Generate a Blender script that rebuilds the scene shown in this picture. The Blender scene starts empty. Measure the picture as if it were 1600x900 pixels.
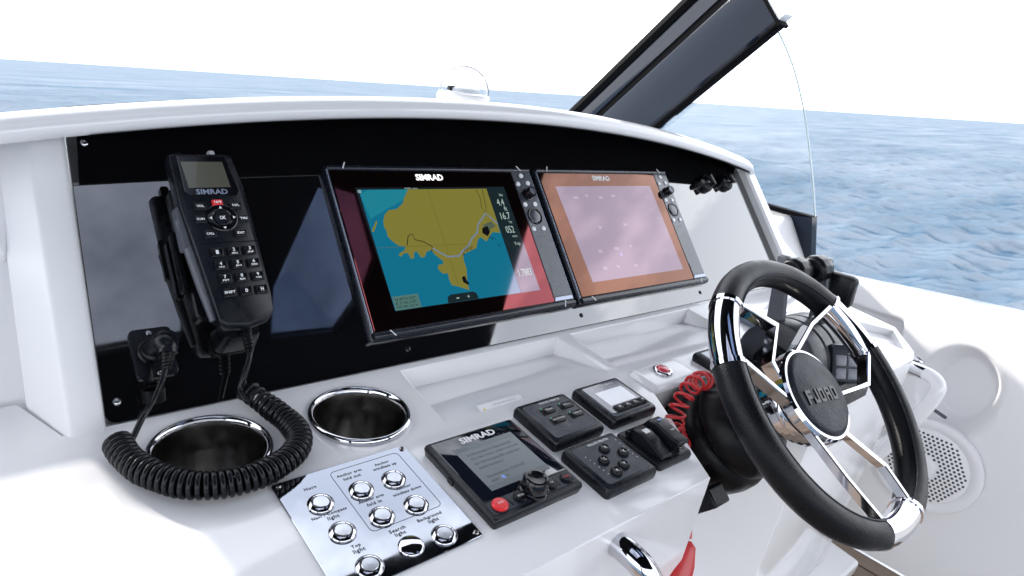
import bpy, bmesh, math, random
import numpy as np
from mathutils import Matrix, Vector
R = math.radians
random.seed(4)
C = bpy.context.scene.collection
SC = bpy.context.scene

# ------------------------------------------------------------------ camera
cam = bpy.data.cameras.new('camera'); cam_o = bpy.data.objects.new('camera', cam); C.objects.link(cam_o)
cam.sensor_width = 36; cam.lens = 1026.4 / 1600 * 36; cam.clip_start = 0.01; cam.clip_end = 40000
def cam_matrix(yaw, pitch, roll, loc):
    f = Vector((math.sin(yaw)*math.cos(pitch), math.cos(yaw)*math.cos(pitch), -math.sin(pitch)))
    r = Vector((math.cos(yaw), -math.sin(yaw), 0)); u = r.cross(f)
    c, s = math.cos(roll), math.sin(roll)
    r2 = r*c + u*s; u2 = u*c - r*s
    m = Matrix((r2, u2, -f)).transposed().to_4x4(); m.translation = loc
    return m
CAM = Vector((-.37255, -.62776, .31198))
cam_o.matrix_world = cam_matrix(R(42.889), R(17.370), R(7.570), CAM)
cam.dof.use_dof = True; cam.dof.focus_distance = 0.78; cam.dof.aperture_fstop = 13.0
SC.camera = cam_o

# ------------------------------------------------------------------ sky, sun, exposure
SUN_DIR = Vector((-.66, 1.72, 1.0)).normalized()          # towards the sun, ahead and a little to port
w = bpy.data.worlds.new('World'); SC.world = w; w.use_nodes = True
nt = w.node_tree; nt.nodes.clear()
def N(t, **k):
    n = nt.nodes.new(t)
    for a, b in k.items(): setattr(n, a, b)
    return n
def LK(a, b): nt.links.new(a, b)
out = N('ShaderNodeOutputWorld'); bg = N('ShaderNodeBackground')
sky = N('ShaderNodeTexSky', sky_type='NISHITA', sun_disc=False)
sky.sun_elevation = math.asin(SUN_DIR.z); sky.sun_rotation = math.atan2(SUN_DIR.x, SUN_DIR.y)
sky.air_density = 1.0; sky.dust_density = 2.0
tc = N('ShaderNodeTexCoord'); sep = N('ShaderNodeSeparateXYZ'); LK(tc.outputs['Generated'], sep.inputs[0])
zc = N('ShaderNodeMath', operation='MAXIMUM'); LK(sep.outputs['Z'], zc.inputs[0]); zc.inputs[1].default_value = .06
dx = N('ShaderNodeMath', operation='DIVIDE'); LK(sep.outputs['X'], dx.inputs[0]); LK(zc.outputs[0], dx.inputs[1])
dy = N('ShaderNodeMath', operation='DIVIDE'); LK(sep.outputs['Y'], dy.inputs[0]); LK(zc.outputs[0], dy.inputs[1])
cmb = N('ShaderNodeCombineXYZ'); LK(dx.outputs[0], cmb.inputs[0]); LK(dy.outputs[0], cmb.inputs[1])
nz = N('ShaderNodeTexNoise'); nz.inputs['Scale'].default_value = 1.7; nz.inputs['Detail'].default_value = 7; nz.inputs['Roughness'].default_value = .58
LK(cmb.outputs[0], nz.inputs['Vector'])
ramp = N('ShaderNodeValToRGB'); LK(nz.outputs['Fac'], ramp.inputs[0])
ramp.color_ramp.elements[0].position = .34; ramp.color_ramp.elements[0].color = (0, 0, 0, 1)
ramp.color_ramp.elements[1].position = .58; ramp.color_ramp.elements[1].color = (1, 1, 1, 1)
hz = N('ShaderNodeMapRange'); LK(sep.outputs['Z'], hz.inputs[0])     # thick bright cloud near the horizon, breaks higher up
hz.inputs[1].default_value = .30; hz.inputs[2].default_value = .95; hz.inputs[3].default_value = 1.0; hz.inputs[4].default_value = 0.15
mx = N('ShaderNodeMath', operation='MAXIMUM'); LK(ramp.outputs[0], mx.inputs[0]); LK(hz.outputs[0], mx.inputs[1])
skm = N('ShaderNodeVectorMath', operation='SCALE'); LK(sky.outputs[0], skm.inputs[0]); skm.inputs[3].default_value = .10
mix = N('ShaderNodeMix', data_type='RGBA'); LK(mx.outputs[0], mix.inputs['Factor']); LK(skm.outputs[0], mix.inputs[6])
mix.inputs[7].default_value = (.95, .99, 1.06, 1)
LK(mix.outputs[2], bg.inputs['Color']); bg.inputs['Strength'].default_value = 1.0
LK(bg.outputs[0], out.inputs['Surface'])
sun = bpy.data.lights.new('sun', 'SUN'); sun.energy = 2.0; sun.angle = R(1.6); sun.color = (1.0, .95, .88)
sun_o = bpy.data.objects.new('sun', sun); C.objects.link(sun_o)
sun_o.rotation_euler = SUN_DIR.to_track_quat('Z', 'Y').to_euler()
SC.view_settings.view_transform = 'Standard'; SC.view_settings.look = 'None'; SC.view_settings.gamma = 1
SC.view_settings.exposure = 1.64
SC.cycles.max_bounces = 10; SC.cycles.glossy_bounces = 6; SC.cycles.transparent_max_bounces = 12

# ------------------------------------------------------------------ frames of the helm
def frame(x, y, z, o):
    m = Matrix((Vector(x), Vector(y), Vector(z))).transposed().to_4x4(); m.translation = o; return m
TP, TQ = R(38.898), R(7.14)
PANEL = frame((1,0,0), (0, math.sin(TP), math.cos(TP)), (0, -math.cos(TP), math.sin(TP)), (0,0,0))
CONS = frame((1,0,0), (0, math.cos(TQ), math.sin(TQ)), (0, -math.sin(TQ), math.cos(TQ)), (0,-.0207,-.0257))
WHEEL = frame((1,0,0), (0,.7203,.69367), (0,-.69367,.7203), (.3811,-.363,.0148))
WORLD = Matrix.Identity(4)
def pw(x, v, n): return PANEL @ Vector((x, v, n))
def cw(x, v, h): return CONS @ Vector((x, v, h))

# ------------------------------------------------------------------ materials
MATS = {}
def mat(name, col=(.8,.8,.8), rough=.5, metal=0., ior=1.5, coat=0., emit=None, estr=0., tint=None, bump=None, alpha=None, spec=None, var=None, coatrough=.03, trans=0.):
    if name in MATS: return MATS[name]
    m = bpy.data.materials.new(name); m.use_nodes = True; MATS[name] = m
    t = m.node_tree; b = t.nodes['Principled BSDF']
    b.inputs['Base Color'].default_value = (*col, 1); b.inputs['Roughness'].default_value = rough
    b.inputs['Metallic'].default_value = metal; b.inputs['IOR'].default_value = ior
    b.inputs['Coat Weight'].default_value = coat; b.inputs['Coat Roughness'].default_value = coatrough
    b.inputs['Transmission Weight'].default_value = trans
    if spec is not None: b.inputs['Specular IOR Level'].default_value = spec
    if tint: b.inputs['Specular Tint'].default_value = (*tint, 1)
    if emit: b.inputs['Emission Color'].default_value = (*emit, 1); b.inputs['Emission Strength'].default_value = estr
    if bump or var:
        co = t.nodes.new('ShaderNodeTexCoord')
    if bump:
        sc, st, de = bump
        n = t.nodes.new('ShaderNodeTexNoise'); n.inputs['Scale'].default_value = sc; n.inputs['Detail'].default_value = de
        t.links.new(co.outputs['Object'], n.inputs['Vector'])
        bp = t.nodes.new('ShaderNodeBump'); bp.inputs['Strength'].default_value = st; bp.inputs['Distance'].default_value = .001
        t.links.new(n.outputs['Fac'], bp.inputs['Height']); t.links.new(bp.outputs[0], b.inputs['Normal'])
    if var:
        sc, amt = var     # slow variation of roughness: handling marks, dust, uneven polish
        n = t.nodes.new('ShaderNodeTexNoise'); n.inputs['Scale'].default_value = sc; n.inputs['Detail'].default_value = 5
        t.links.new(co.outputs['Object'], n.inputs['Vector'])
        mr = t.nodes.new('ShaderNodeMapRange'); mr.inputs[1].default_value = .3; mr.inputs[2].default_value = .7
        mr.inputs[3].default_value = max(0, rough-amt); mr.inputs[4].default_value = rough+amt
        t.links.new(n.outputs['Fac'], mr.inputs[0]); t.links.new(mr.outputs[0], b.inputs['Roughness'])
    return m
GEL = mat('gelcoat_white', (.80,.80,.815), .14, ior=1.5, coat=.45, bump=(5, .03, 2), var=(14, .07))
GELM = mat('gelcoat_matt', (.77,.77,.785), .38, var=(10, .08))
PANELM = mat('black_acrylic', (.004,.004,.005), .025, ior=2.35, coat=.7, var=(30, .018))
BLK = mat('black_plastic', (.004,.0045,.0065), .30, spec=.24, bump=(900, .12, 2), var=(60, .1))
BLKG = mat('black_gloss', (.004,.004,.006), .12, spec=.4, var=(50, .06))
CHAR = mat('charcoal_plastic', (.006,.0072,.011), .30, spec=.27, bump=(1200, .10, 2), var=(70, .1))
CHARL = mat('charcoal_face', (.014,.0175,.029), .34, spec=.34, bump=(1200, .08, 2), var=(70, .08))
GREYP = mat('grey_plastic', (.085,.09,.11), .42, bump=(900, .06, 2), var=(60, .08))
STRIPM = mat('key_strip_plastic', (.045,.05,.065), .28, coat=.5, var=(60, .08))
RUB = mat('black_rubber', (.003,.003,.004), .34, spec=.18, bump=(700, .10, 3), var=(50, .1))
CABLE = mat('cable_jacket', (.004,.0045,.0065), .26, spec=.25, bump=(800, .06, 2))
CHROME = mat('polished_steel', (.60,.60,.63), .055, metal=1., var=(25, .03))
STEEL = mat('brushed_steel', (.36,.35,.34), .20, metal=1., var=(40, .08))
PLATEM = mat('mirror_steel', (.345,.36,.395), .035, metal=1., bump=(6, .05, 2), var=(30, .02))
CAPM = mat('satin_steel', (.55,.56,.60), .26, metal=1.)
SCREW = mat('screw_steel', (.55,.55,.56), .22, metal=1.)
LEATH = mat('black_leather', (.004,.0045,.0065), .34, spec=.20, bump=(520, .45, 4), var=(40, .09))
LEATH2 = mat('stitched_leather', (.012,.014,.021), .44, spec=.3, bump=(330, .75, 5), var=(40, .08))
REDC = mat('red_cord', (.50,.012,.016), .32, coat=.3)
REDP = mat('red_plastic', (.72,.03,.035), .34)
REDB = mat('red_translucent_button', (.62,.04,.07), .22, coat=.6)
WHITEP = mat('white_print', (.78,.78,.78), .5)
GREYPR = mat('grey_print', (.42,.44,.48), .5)
DARKPR = mat('dark_print', (.03,.03,.05), .5)
WBTN = mat('white_key', (.74,.75,.78), .35, coat=.3)
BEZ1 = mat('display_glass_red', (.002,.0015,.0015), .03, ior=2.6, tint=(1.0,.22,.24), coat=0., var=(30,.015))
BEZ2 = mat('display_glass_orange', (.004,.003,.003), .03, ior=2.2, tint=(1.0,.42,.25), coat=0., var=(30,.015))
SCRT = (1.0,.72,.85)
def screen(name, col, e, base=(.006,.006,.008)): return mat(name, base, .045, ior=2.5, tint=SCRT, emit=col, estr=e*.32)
LCDG = mat('lcd_grey', (.085,.105,.115), .22, coat=.15)
LCDO = mat('lcd_olive', (.085,.085,.062), .20, coat=.6)
LCDW = mat('lcd_white', (.72,.74,.80), .22, coat=.6)
SPK = mat('speaker_white', (.78,.78,.80), .36)
SPKD = mat('speaker_dark', (.02,.02,.025), .6)
HTOP = mat('hardtop_lining', (.0015,.0015,.002), .5, spec=.08)
YEL = mat('warning_yellow', (.72,.62,.02), .5)
PAPER = mat('sticker_film', (.80,.80,.82), .42)

def clear_glass(name, tintc, ior=1.45):
    m = bpy.data.materials.new(name); m.use_nodes = True; t = m.node_tree; t.nodes.clear()
    o = t.nodes.new('ShaderNodeOutputMaterial'); tr = t.nodes.new('ShaderNodeBsdfTransparent'); tr.inputs[0].default_value = (*tintc, 1)
    g = t.nodes.new('ShaderNodeBsdfGlossy'); g.inputs['Roughness'].default_value = .01
    fr = t.nodes.new('ShaderNodeFresnel'); fr.inputs[0].default_value = ior
    mm = t.nodes.new('ShaderNodeMixShader'); t.links.new(fr.outputs[0], mm.inputs[0]); t.links.new(tr.outputs[0], mm.inputs[1]); t.links.new(g.outputs[0], mm.inputs[2])
    t.links.new(mm.outputs[0], o.inputs[0]); return m
GLASS = clear_glass('clear_glass', (.975,.985,.985))
GLASST = clear_glass('tinted_glass', (.60,.62,.67)); GLASSB = clear_glass('blue_tinted_glass', (.34,.40,.52))
GLEDGE = mat('glass_edge', (.55,.66,.68), .15, coat=.3)

def teak():
    m = bpy.data.materials.new('teak'); m.use_nodes = True; t = m.node_tree; b = t.nodes['Principled BSDF']
    co = t.nodes.new('ShaderNodeTexCoord'); mp = t.nodes.new('ShaderNodeMapping'); mp.inputs['Scale'].default_value = (60, 3, 60)
    oi = t.nodes.new('ShaderNodeObjectInfo')
    t.links.new(co.outputs['Object'], mp.inputs[0]); n = t.nodes.new('ShaderNodeTexNoise'); n.inputs['Scale'].default_value = 1.5; n.inputs['Detail'].default_value = 8
    t.links.new(mp.outputs[0], n.inputs['Vector'])
    r = t.nodes.new('ShaderNodeValToRGB'); r.color_ramp.elements[0].color = (.19,.14,.105,1); r.color_ramp.elements[1].color = (.34,.26,.20,1)
    t.links.new(n.outputs['Fac'], r.inputs[0])
    hsv = t.nodes.new('ShaderNodeHueSaturation'); mr = t.nodes.new('ShaderNodeMapRange'); mr.inputs[3].default_value = .82; mr.inputs[4].default_value = 1.15
    t.links.new(oi.outputs['Random'], mr.inputs[0]); t.links.new(mr.outputs[0], hsv.inputs['Value']); t.links.new(r.outputs[0], hsv.inputs['Color'])
    t.links.new(hsv.outputs[0], b.inputs['Base Color']); b.inputs['Roughness'].default_value = .55
    return m
TEAK = teak()

# ------------------------------------------------------------------ mesh helpers
class MB:
    def __init__(s): s.v = []; s.f = []
    def add(s, vs, fs, M=None):
        k = len(s.v); s.v += [tuple(M @ Vector(p)) if M is not None else tuple(p) for p in vs]
        s.f += [tuple(i+k for i in f) for f in fs]; return s
    def box(s, x0, x1, y0, y1, z0, z1, M=None):
        return s.add([(x0,y0,z0),(x1,y0,z0),(x1,y1,z0),(x0,y1,z0),(x0,y0,z1),(x1,y0,z1),(x1,y1,z1),(x0,y1,z1)],
                     [(3,2,1,0),(4,5,6,7),(0,1,5,4),(1,2,6,5),(2,3,7,6),(3,0,4,7)], M)
    def rings(s, rs, cap0=True, cap1=True, M=None, closed=False):
        n = len(rs[0]); vs = [p for r in rs for p in r]; fs = []
        m = len(rs)
        for i in range(m if closed else m-1):
            a, b = i*n, ((i+1) % m)*n
            for j in range(n): fs.append((a+j, a+(j+1) % n, b+(j+1) % n, b+j))
        if not closed:
            if cap0: fs.append(tuple(reversed(range(n))))
            if cap1: fs.append(tuple(range((m-1)*n, m*n)))
        return s.add(vs, fs, M)
    def lathe(s, prof, n=32, M=None, cap0=True, cap1=True):
        return s.rings([[(r*math.cos(2*math.pi*j/n), r*math.sin(2*math.pi*j/n), z) for j in range(n)] for r, z in prof], cap0, cap1, M)
    def prism(s, poly, z0, z1, M=None): return s.rings([[(x,y,z0) for x,y in poly], [(x,y,z1) for x,y in poly]], M=M)
    def slab(s, x0, x1, y0, y1, rs, rc=.003, seg=4, M=None):
        rr = []
        for ins, z in rs:
            rr.append([(x,y,z) for x,y in rrect(x0+ins, x1-ins, y0+ins, y1-ins, max(rc-ins*.6, .0003), seg)])
        return s.rings(rr, M=M)
    def loftpoly(s, poly, rs, M=None):
        cx = sum(p[0] for p in poly)/len(poly); cy = sum(p[1] for p in poly)/len(poly)
        return s.rings([[(cx+(x-cx)*k, cy+(y-cy)*k, z) for x,y in poly] for k, z in rs], M=M)
    def sweep(s, path, r, n=8, closed=False, cap=True, flat=None, M=None):
        P = [Vector(p) for p in path]; m = len(P)
        T = []
        for i in range(m):
            a = P[(i-1) % m] if (closed or i > 0) else P[i]; b = P[(i+1) % m] if (closed or i < m-1) else P[i]
            T.append((b-a).normalized())
        u = T[0].orthogonal().normalized(); rs = []
        for i in range(m):
            u = (u - T[i]*u.dot(T[i])).normalized(); v = T[i].cross(u)
            rad = r[i] if isinstance(r, (list, tuple)) else r
            rs.append([tuple(P[i] + (u*math.cos(2*math.pi*j/n) + v*math.sin(2*math.pi*j/n))*rad) for j in range(n)])
        return s.rings(rs, cap, cap, M, closed)
    def ribbon(s, pts, wd, zs, dp, M=None):
        # flat bar through pts (x,y) of width wd; front at zs[i], depth dp
        n = len(pts); L = []; Rr = []
        for i in range(n):
            p = Vector(pts[i]); d0 = (p - Vector(pts[i-1])).normalized() if i > 0 else None; d1 = (Vector(pts[i+1]) - p).normalized() if i < n-1 else None
            d = (d0 + d1).normalized() if d0 and d1 else (d0 or d1)
            k = 1/max(.5, (d.dot(d0) if d0 else 1)); nn = Vector((-d.y, d.x))*(wd/2*k)
            L.append(p+nn); Rr.append(p-nn)
        e = wd*.16
        rs = []
        for i in range(n):
            z = zs[i]; a, b = L[i], Rr[i]; q = (b-a).normalized()*e
            rs.append([(a.x,a.y,z-dp), (a.x,a.y,z-e), (a.x+q.x,a.y+q.y,z), (b.x-q.x,b.y-q.y,z), (b.x,b.y,z-e), (b.x,b.y,z-dp)])
        return s.rings(rs, M=M)
    def mesh(s, name, smooth=35):
        me = bpy.data.meshes.new(name); me.from_pydata(s.v, [], s.f)
        bm = bmesh.new(); bm.from_mesh(me); bmesh.ops.recalc_face_normals(bm, faces=bm.faces); bm.to_mesh(me); bm.free()
        if smooth:
            me.shade_smooth(); me.set_sharp_from_angle(angle=R(smooth))
        return me
def rrect(x0, x1, y0, y1, r, seg=4):
    pts = []
    for cx, cy, a in ((x1-r,y1-r,0),(x0+r,y1-r,90),(x0+r,y0+r,180),(x1-r,y0+r,270)):
        for k in range(seg+1):
            t = R(a+90*k/seg); pts.append((cx+r*math.cos(t), cy+r*math.sin(t)))
    return pts
def circ(cx, cy, r, n=24): return [(cx+r*math.cos(2*math.pi*k/n), cy+r*math.sin(2*math.pi*k/n)) for k in range(n)]
def link(name, me, m, parent=None, M=None):
    o = bpy.data.objects.new(name, me); C.objects.link(o)
    if m is not None and not me.materials: me.materials.append(m)
    if parent is not None: o.parent = parent
    if M is not None: o.matrix_local = M
    return o
def obj(name, mb, m, parent=None, M=None, smooth=35, bevel=0):
    o = link(name, mb.mesh(name, smooth), m, parent, M)
    if bevel:
        b = o.modifiers.new('bevel', 'BEVEL'); b.width = bevel; b.segments = 3; b.limit_method = 'ANGLE'; b.angle_limit = R(32)
    return o
def tag(o, label, cat, group=None, kind=None):
    if label: o['label'] = label
    if cat: o['category'] = cat
    if group: o['group'] = group
    if kind: o['kind'] = kind
    return o
def thing(name, label, cat, F=WORLD, loc=(0,0,0), rot=None, group=None):
    o = bpy.data.objects.new(name, None); C.objects.link(o); o.empty_display_size = .02
    M = F @ Matrix.Translation(loc)
    if rot is not None: M = M @ rot
    o.matrix_world = M; return tag(o, label, cat, group)
def T(x, y, z=0, rz=0): return Matrix.Translation((x,y,z)) @ Matrix.Rotation(rz, 4, 'Z')
_tc = {}
def text(parent, body, wd, ht, x, y, z, m, rz=0, bold=0., name='lettering', sp=1.0):
    """flat printed word, centred on x,y and scaled into wd x ht (ht = 0 keeps the proportion)"""
    key = (body, bold, sp)
    if key not in _tc:
        cu = bpy.data.curves.new('t', 'FONT'); cu.body = body; cu.size = 1; cu.offset = bold; cu.space_character = sp; cu.resolution_u = 2
        to = bpy.data.objects.new('t', cu); C.objects.link(to)
        me = bpy.data.meshes.new_from_object(to.evaluated_get(bpy.context.evaluated_depsgraph_get()))
        bpy.data.objects.remove(to); bpy.data.curves.remove(cu)
        _tc[key] = [tuple(v.co) for v in me.vertices], [tuple(p.vertices) for p in me.polygons]; bpy.data.meshes.remove(me)
    vs, fs = _tc[key]
    xs = [v[0] for v in vs]; ys = [v[1] for v in vs]; x0, x1, y0, y1 = min(xs), max(xs), min(ys), max(ys)
    kx = wd/(x1-x0); ky = ht/(y1-y0) if ht else kx
    mb = MB().add([((v[0]-(x0+x1)/2)*kx, (v[1]-(y0+y1)/2)*ky, 0) for v in vs], fs)
    me = bpy.data.meshes.new('lettering'); me.from_pydata(mb.v, [], mb.f)
    return link(name, me, m, parent, T(x, y, z, rz))
def screw(parent, x, y, z, r=.0042, m=None):
    mb = MB().lathe([(r,0),(r,.0008),(r*.75,.0016),(r*.45,.0018),(r*.42,.0007)], 14)
    return obj('screw', mb, m or SCREW, parent, T(x, y, z))
def boolean(o, cutters, bevel=0, seg=3):
    for c in cutters:
        b = o.modifiers.new('cut', 'BOOLEAN'); b.object = c; b.operation = 'DIFFERENCE'; b.solver = 'EXACT'
    if bevel:
        b = o.modifiers.new('bevel', 'BEVEL'); b.width = bevel; b.segments = seg; b.limit_method = 'ANGLE'; b.angle_limit = R(25); b.harden_normals = False
    bpy.context.view_layer.update()
    me = bpy.data.meshes.new_from_object(o.evaluated_get(bpy.context.evaluated_depsgraph_get()))
    o.modifiers.clear(); o.data = me
    me.shade_smooth(); me.set_sharp_from_angle(angle=R(32))
    for c in cutters: bpy.data.objects.remove(c)
    return o
def cutter(mb, M=None, parent=None):
    return obj('cutter', mb, None, parent, M, smooth=0)

# ------------------------------------------------------------------ the sea
SEAN = Vector((-.04046, .05306, .99777)).normalized()
def build_sea():
    e1 = Vector((1,0,0)); e1 = (e1 - SEAN*e1.dot(SEAN)).normalized(); e2 = SEAN.cross(e1)
    o = CAM - SEAN*2.15
    yaw = 42.9
    az = np.concatenate([np.arange(yaw-48, yaw+48, .17), np.arange(yaw+48, yaw+312, 4.0)])
    rr = [2.5]
    while rr[-1] < 260: rr.append(rr[-1]*1.0052)
    while rr[-1] < 14000: rr.append(rr[-1]*1.16)
    rr = np.array(rr); a = np.radians(az)
    X = rr[:,None]*np.sin(a)[None,:]; Y = rr[:,None]*np.cos(a)[None,:]
    rng = np.random.default_rng(7); H = np.zeros_like(X); DX = np.zeros_like(X); DY = np.zeros_like(X)
    cell = (rr*.0052)[:,None]
    wind = np.radians(205)
    for k in range(130):
        lam = .12*(1.7/.12)**rng.random(); th = wind + rng.normal()*.5; ph = rng.random()*6.283
        kk = 2*np.pi/lam; amp = .0084*lam**1.05*rng.uniform(.5,1.3)
        fade = np.clip((lam/cell-2.2)/3, 0, 1)
        arg = kk*(X*np.sin(th)+Y*np.cos(th))+ph
        H += fade*amp*np.sin(arg); q = .75*amp*np.cos(arg)*fade
        DX += q*np.sin(th); DY += q*np.cos(th)
    X = X+DX; Y = Y+DY
    P = np.array(o)[None,None,:] + X[...,None]*np.array(e1) + Y[...,None]*np.array(e2) + H[...,None]*np.array(SEAN)
    nr, na = X.shape
    i, j = np.meshgrid(np.arange(nr-1), np.arange(na), indexing='ij'); j2 = (j+1) % na
    F = np.stack([i*na+j, (i+1)*na+j, (i+1)*na+j2, i*na+j2], -1).reshape(-1,4)
    me = bpy.data.meshes.new('sea'); me.vertices.add(nr*na); me.vertices.foreach_set('co', P.reshape(-1))
    me.loops.add(F.size); me.loops.foreach_set('vertex_index', F.reshape(-1)); me.polygons.add(len(F))
    me.polygons.foreach_set('loop_start', np.arange(0, F.size, 4)); me.polygons.foreach_set('loop_total', np.full(len(F), 4))
    me.update(); me.validate(); me.shade_smooth()
    m = bpy.data.materials.new('sea_water'); m.use_nodes = True; t = m.node_tree; b = t.nodes['Principled BSDF']
    b.inputs['Base Color'].default_value = (.009,.058,.112,1); b.inputs['Roughness'].default_value = .6; b.inputs['Specular IOR Level'].default_value = 0
    co = t.nodes.new('ShaderNodeTexCoord'); n1 = t.nodes.new('ShaderNodeTexNoise'); n1.inputs['Scale'].default_value = 3.2; n1.inputs['Detail'].default_value = 9; n1.inputs['Roughness'].default_value = .62
    mp = t.nodes.new('ShaderNodeMapping'); mp.inputs['Rotation'].default_value = (0,0,.43); mp.inputs['Scale'].default_value = (.6,1.4,1)
    t.links.new(co.outputs['Object'], mp.inputs[0]); t.links.new(mp.outputs[0], n1.inputs['Vector'])
    bp = t.nodes.new('ShaderNodeBump'); bp.inputs['Strength'].default_value = .55; bp.inputs['Distance'].default_value = .09
    t.links.new(n1.outputs['Fac'], bp.inputs['Height']); t.links.new(bp.outputs[0], b.inputs['Normal'])
    # mirror share: Fresnel, held down at grazing angles where the far side of each ripple hides the next
    gl = t.nodes.new('ShaderNodeBsdfGlossy'); gl.inputs['Roughness'].default_value = .14; fr = t.nodes.new('ShaderNodeFresnel'); fr.inputs[0].default_value = 1.34
    mn = t.nodes.new('ShaderNodeMath'); mn.operation = 'MINIMUM'
    mp2 = t.nodes.new('ShaderNodeMapping'); mp2.inputs['Rotation'].default_value = (0,0,-.75); mp2.inputs['Scale'].default_value = (.05,.22,1)
    n2 = t.nodes.new('ShaderNodeTexNoise'); n2.inputs['Scale'].default_value = 1.0; n2.inputs['Detail'].default_value = 6; n2.inputs['Roughness'].default_value = .65
    t.links.new(co.outputs['Object'], mp2.inputs[0]); t.links.new(mp2.outputs[0], n2.inputs['Vector'])
    mr = t.nodes.new('ShaderNodeMapRange'); mr.inputs[1].default_value = .3; mr.inputs[2].default_value = .7; mr.inputs[3].default_value = .15; mr.inputs[4].default_value = .34
    t.links.new(n2.outputs['Fac'], mr.inputs[0]); t.links.new(mr.outputs[0], mn.inputs[1])     # wind streaks
    t.links.new(bp.outputs[0], gl.inputs['Normal']); t.links.new(bp.outputs[0], fr.inputs['Normal']); t.links.new(fr.outputs[0], mn.inputs[0])
    ms = t.nodes.new('ShaderNodeMixShader'); t.links.new(mn.outputs[0], ms.inputs[0]); t.links.new(b.outputs[0], ms.inputs[1]); t.links.new(gl.outputs[0], ms.inputs[2])
    t.links.new(ms.outputs[0], t.nodes['Material Output'].inputs['Surface'])
    tag(link('sea', me, m), 'choppy blue sea reaching to the horizon', None, kind='structure')
build_sea()

# ------------------------------------------------------------------ the boat around the helm
boat = thing('motor_boat', 'white motor boat side with gunwale, teak deck and moulded pocket right of helm', 'boat', WORLD, (1.3,-.3,-.67))
BM = boat.matrix_world.inverted()
def wpart(name, mb, m, parent, **k):
    """child mesh given in world coordinates"""
    return obj(name, mb, m, parent, parent.matrix_world.inverted(), **k)
def bulwark():
    # inner face of the side as a fine sheet: y along the boat, z up; recesses are pressed into it
    ys = np.linspace(-1.6, .9, 420); zs = np.linspace(-.67, -.047, 150)
    Y, Z = np.meshgrid(ys, zs, indexing='ij')
    dep = np.zeros_like(Y)
    def sm(x): x = np.clip(x, 0, 1); return x*x*(3-2*x)
    # round moulded bowl
    d = np.sqrt(((Y+.328)/.080)**2 + ((Z+.203)/.104)**2)
    dep += .055*sm((1.04-d)/.42)
    # long pocket forward of it with a sloping floor
    px = sm((Y+.19)/.015)*sm((.32-Y)/.05); pz = sm((Z+.182)/.012)*sm((-.085-Z)/.03)
    dep += .075*px*pz
    Xg = 1.25 + dep - .02*sm((Z+.10)/-.55)*0
    # rounded shoulder into the gunwale
    nr, na = Y.shape; P = np.stack([Xg, Y, Z], -1).reshape(-1,3)
    i, j = np.meshgrid(np.arange(nr-1), np.arange(na-1), indexing='ij')
    F = np.stack([i*na+j, (i+1)*na+j, (i+1)*na+j+1, i*na+j+1], -1).reshape(-1,4)
    mb = MB(); mb.v = [tuple(map(float, p)) for p in P]; mb.f = [tuple(map(int, f)) for f in F]
    wpart('inner_side', mb, GELM, boat, smooth=40)
    # gunwale: rounded inner lip, flat top widening aft, outer hull side
    prof = [(1.25,-.0475),(1.2505,-.043),(1.2525,-.0395),(1.256,-.038),(1.262,-.0375)]
    rs = []
    for y in np.linspace(.9, -1.6, 60):
        wo = 1.355 + (-.45*min(0, y) if y > -.5 else .225) - max(0, y)*.35
        pts = [(x, y, z) for x, z in prof] + [(wo-.02,y,-.040),(wo-.006,y,-.043),(wo,y,-.052),(wo+.03,y,-.5),(wo-.1,y,-2.2)]
        rs.append(pts)
    n = len(rs[0]); mb = MB(); mb.v = [p for r in rs for p in r]
    for i in range(len(rs)-1):
        for j in range(n-1): mb.f.append((i*n+j, (i+1)*n+j, (i+1)*n+j+1, i*n+j+1))
    wpart('gunwale', mb, GEL, boat, smooth=50)
    # sole and the raised teak side deck
    mb = MB().box(-2.2, 1.10, -2.6, .3, -1.0, -.95); CAULK = mat('caulking', (.02,.02,.022), .6); fl = wpart('cockpit_sole', mb, CAULK, boat)
    mb = MB().box(.90, 1.262, -1.6, .35, -.95, -.680); dk = wpart('side_deck', mb, GEL, boat, bevel=.012)
    obj('caulk_bed', MB().slab(.922,.925+6*.0545,-1.21,.31,[(0,-.682),(0,-.6768)],.004,2), CAULK, dk)
    pl = MB().slab(0, .047, -1.2, .3, [(0,0),(0,.005),(.0012,.006)], .002, 2).mesh('plank')
    for k in range(6):
        link('plank', pl, TEAK, dk, Matrix.Translation((.925+k*.0545, 0, -.679)))
    pl2 = MB().slab(0, .06, -2.4, .1, [(0,0),(0,.005),(.0012,.006)], .002, 2).mesh('plank')
    for k in range(33):
        x = -1.6 + k*.0665
        if x < .75: link('plank', pl2, TEAK, fl, Matrix.Translation((x, 0, -.949)))
bulwark()

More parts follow.
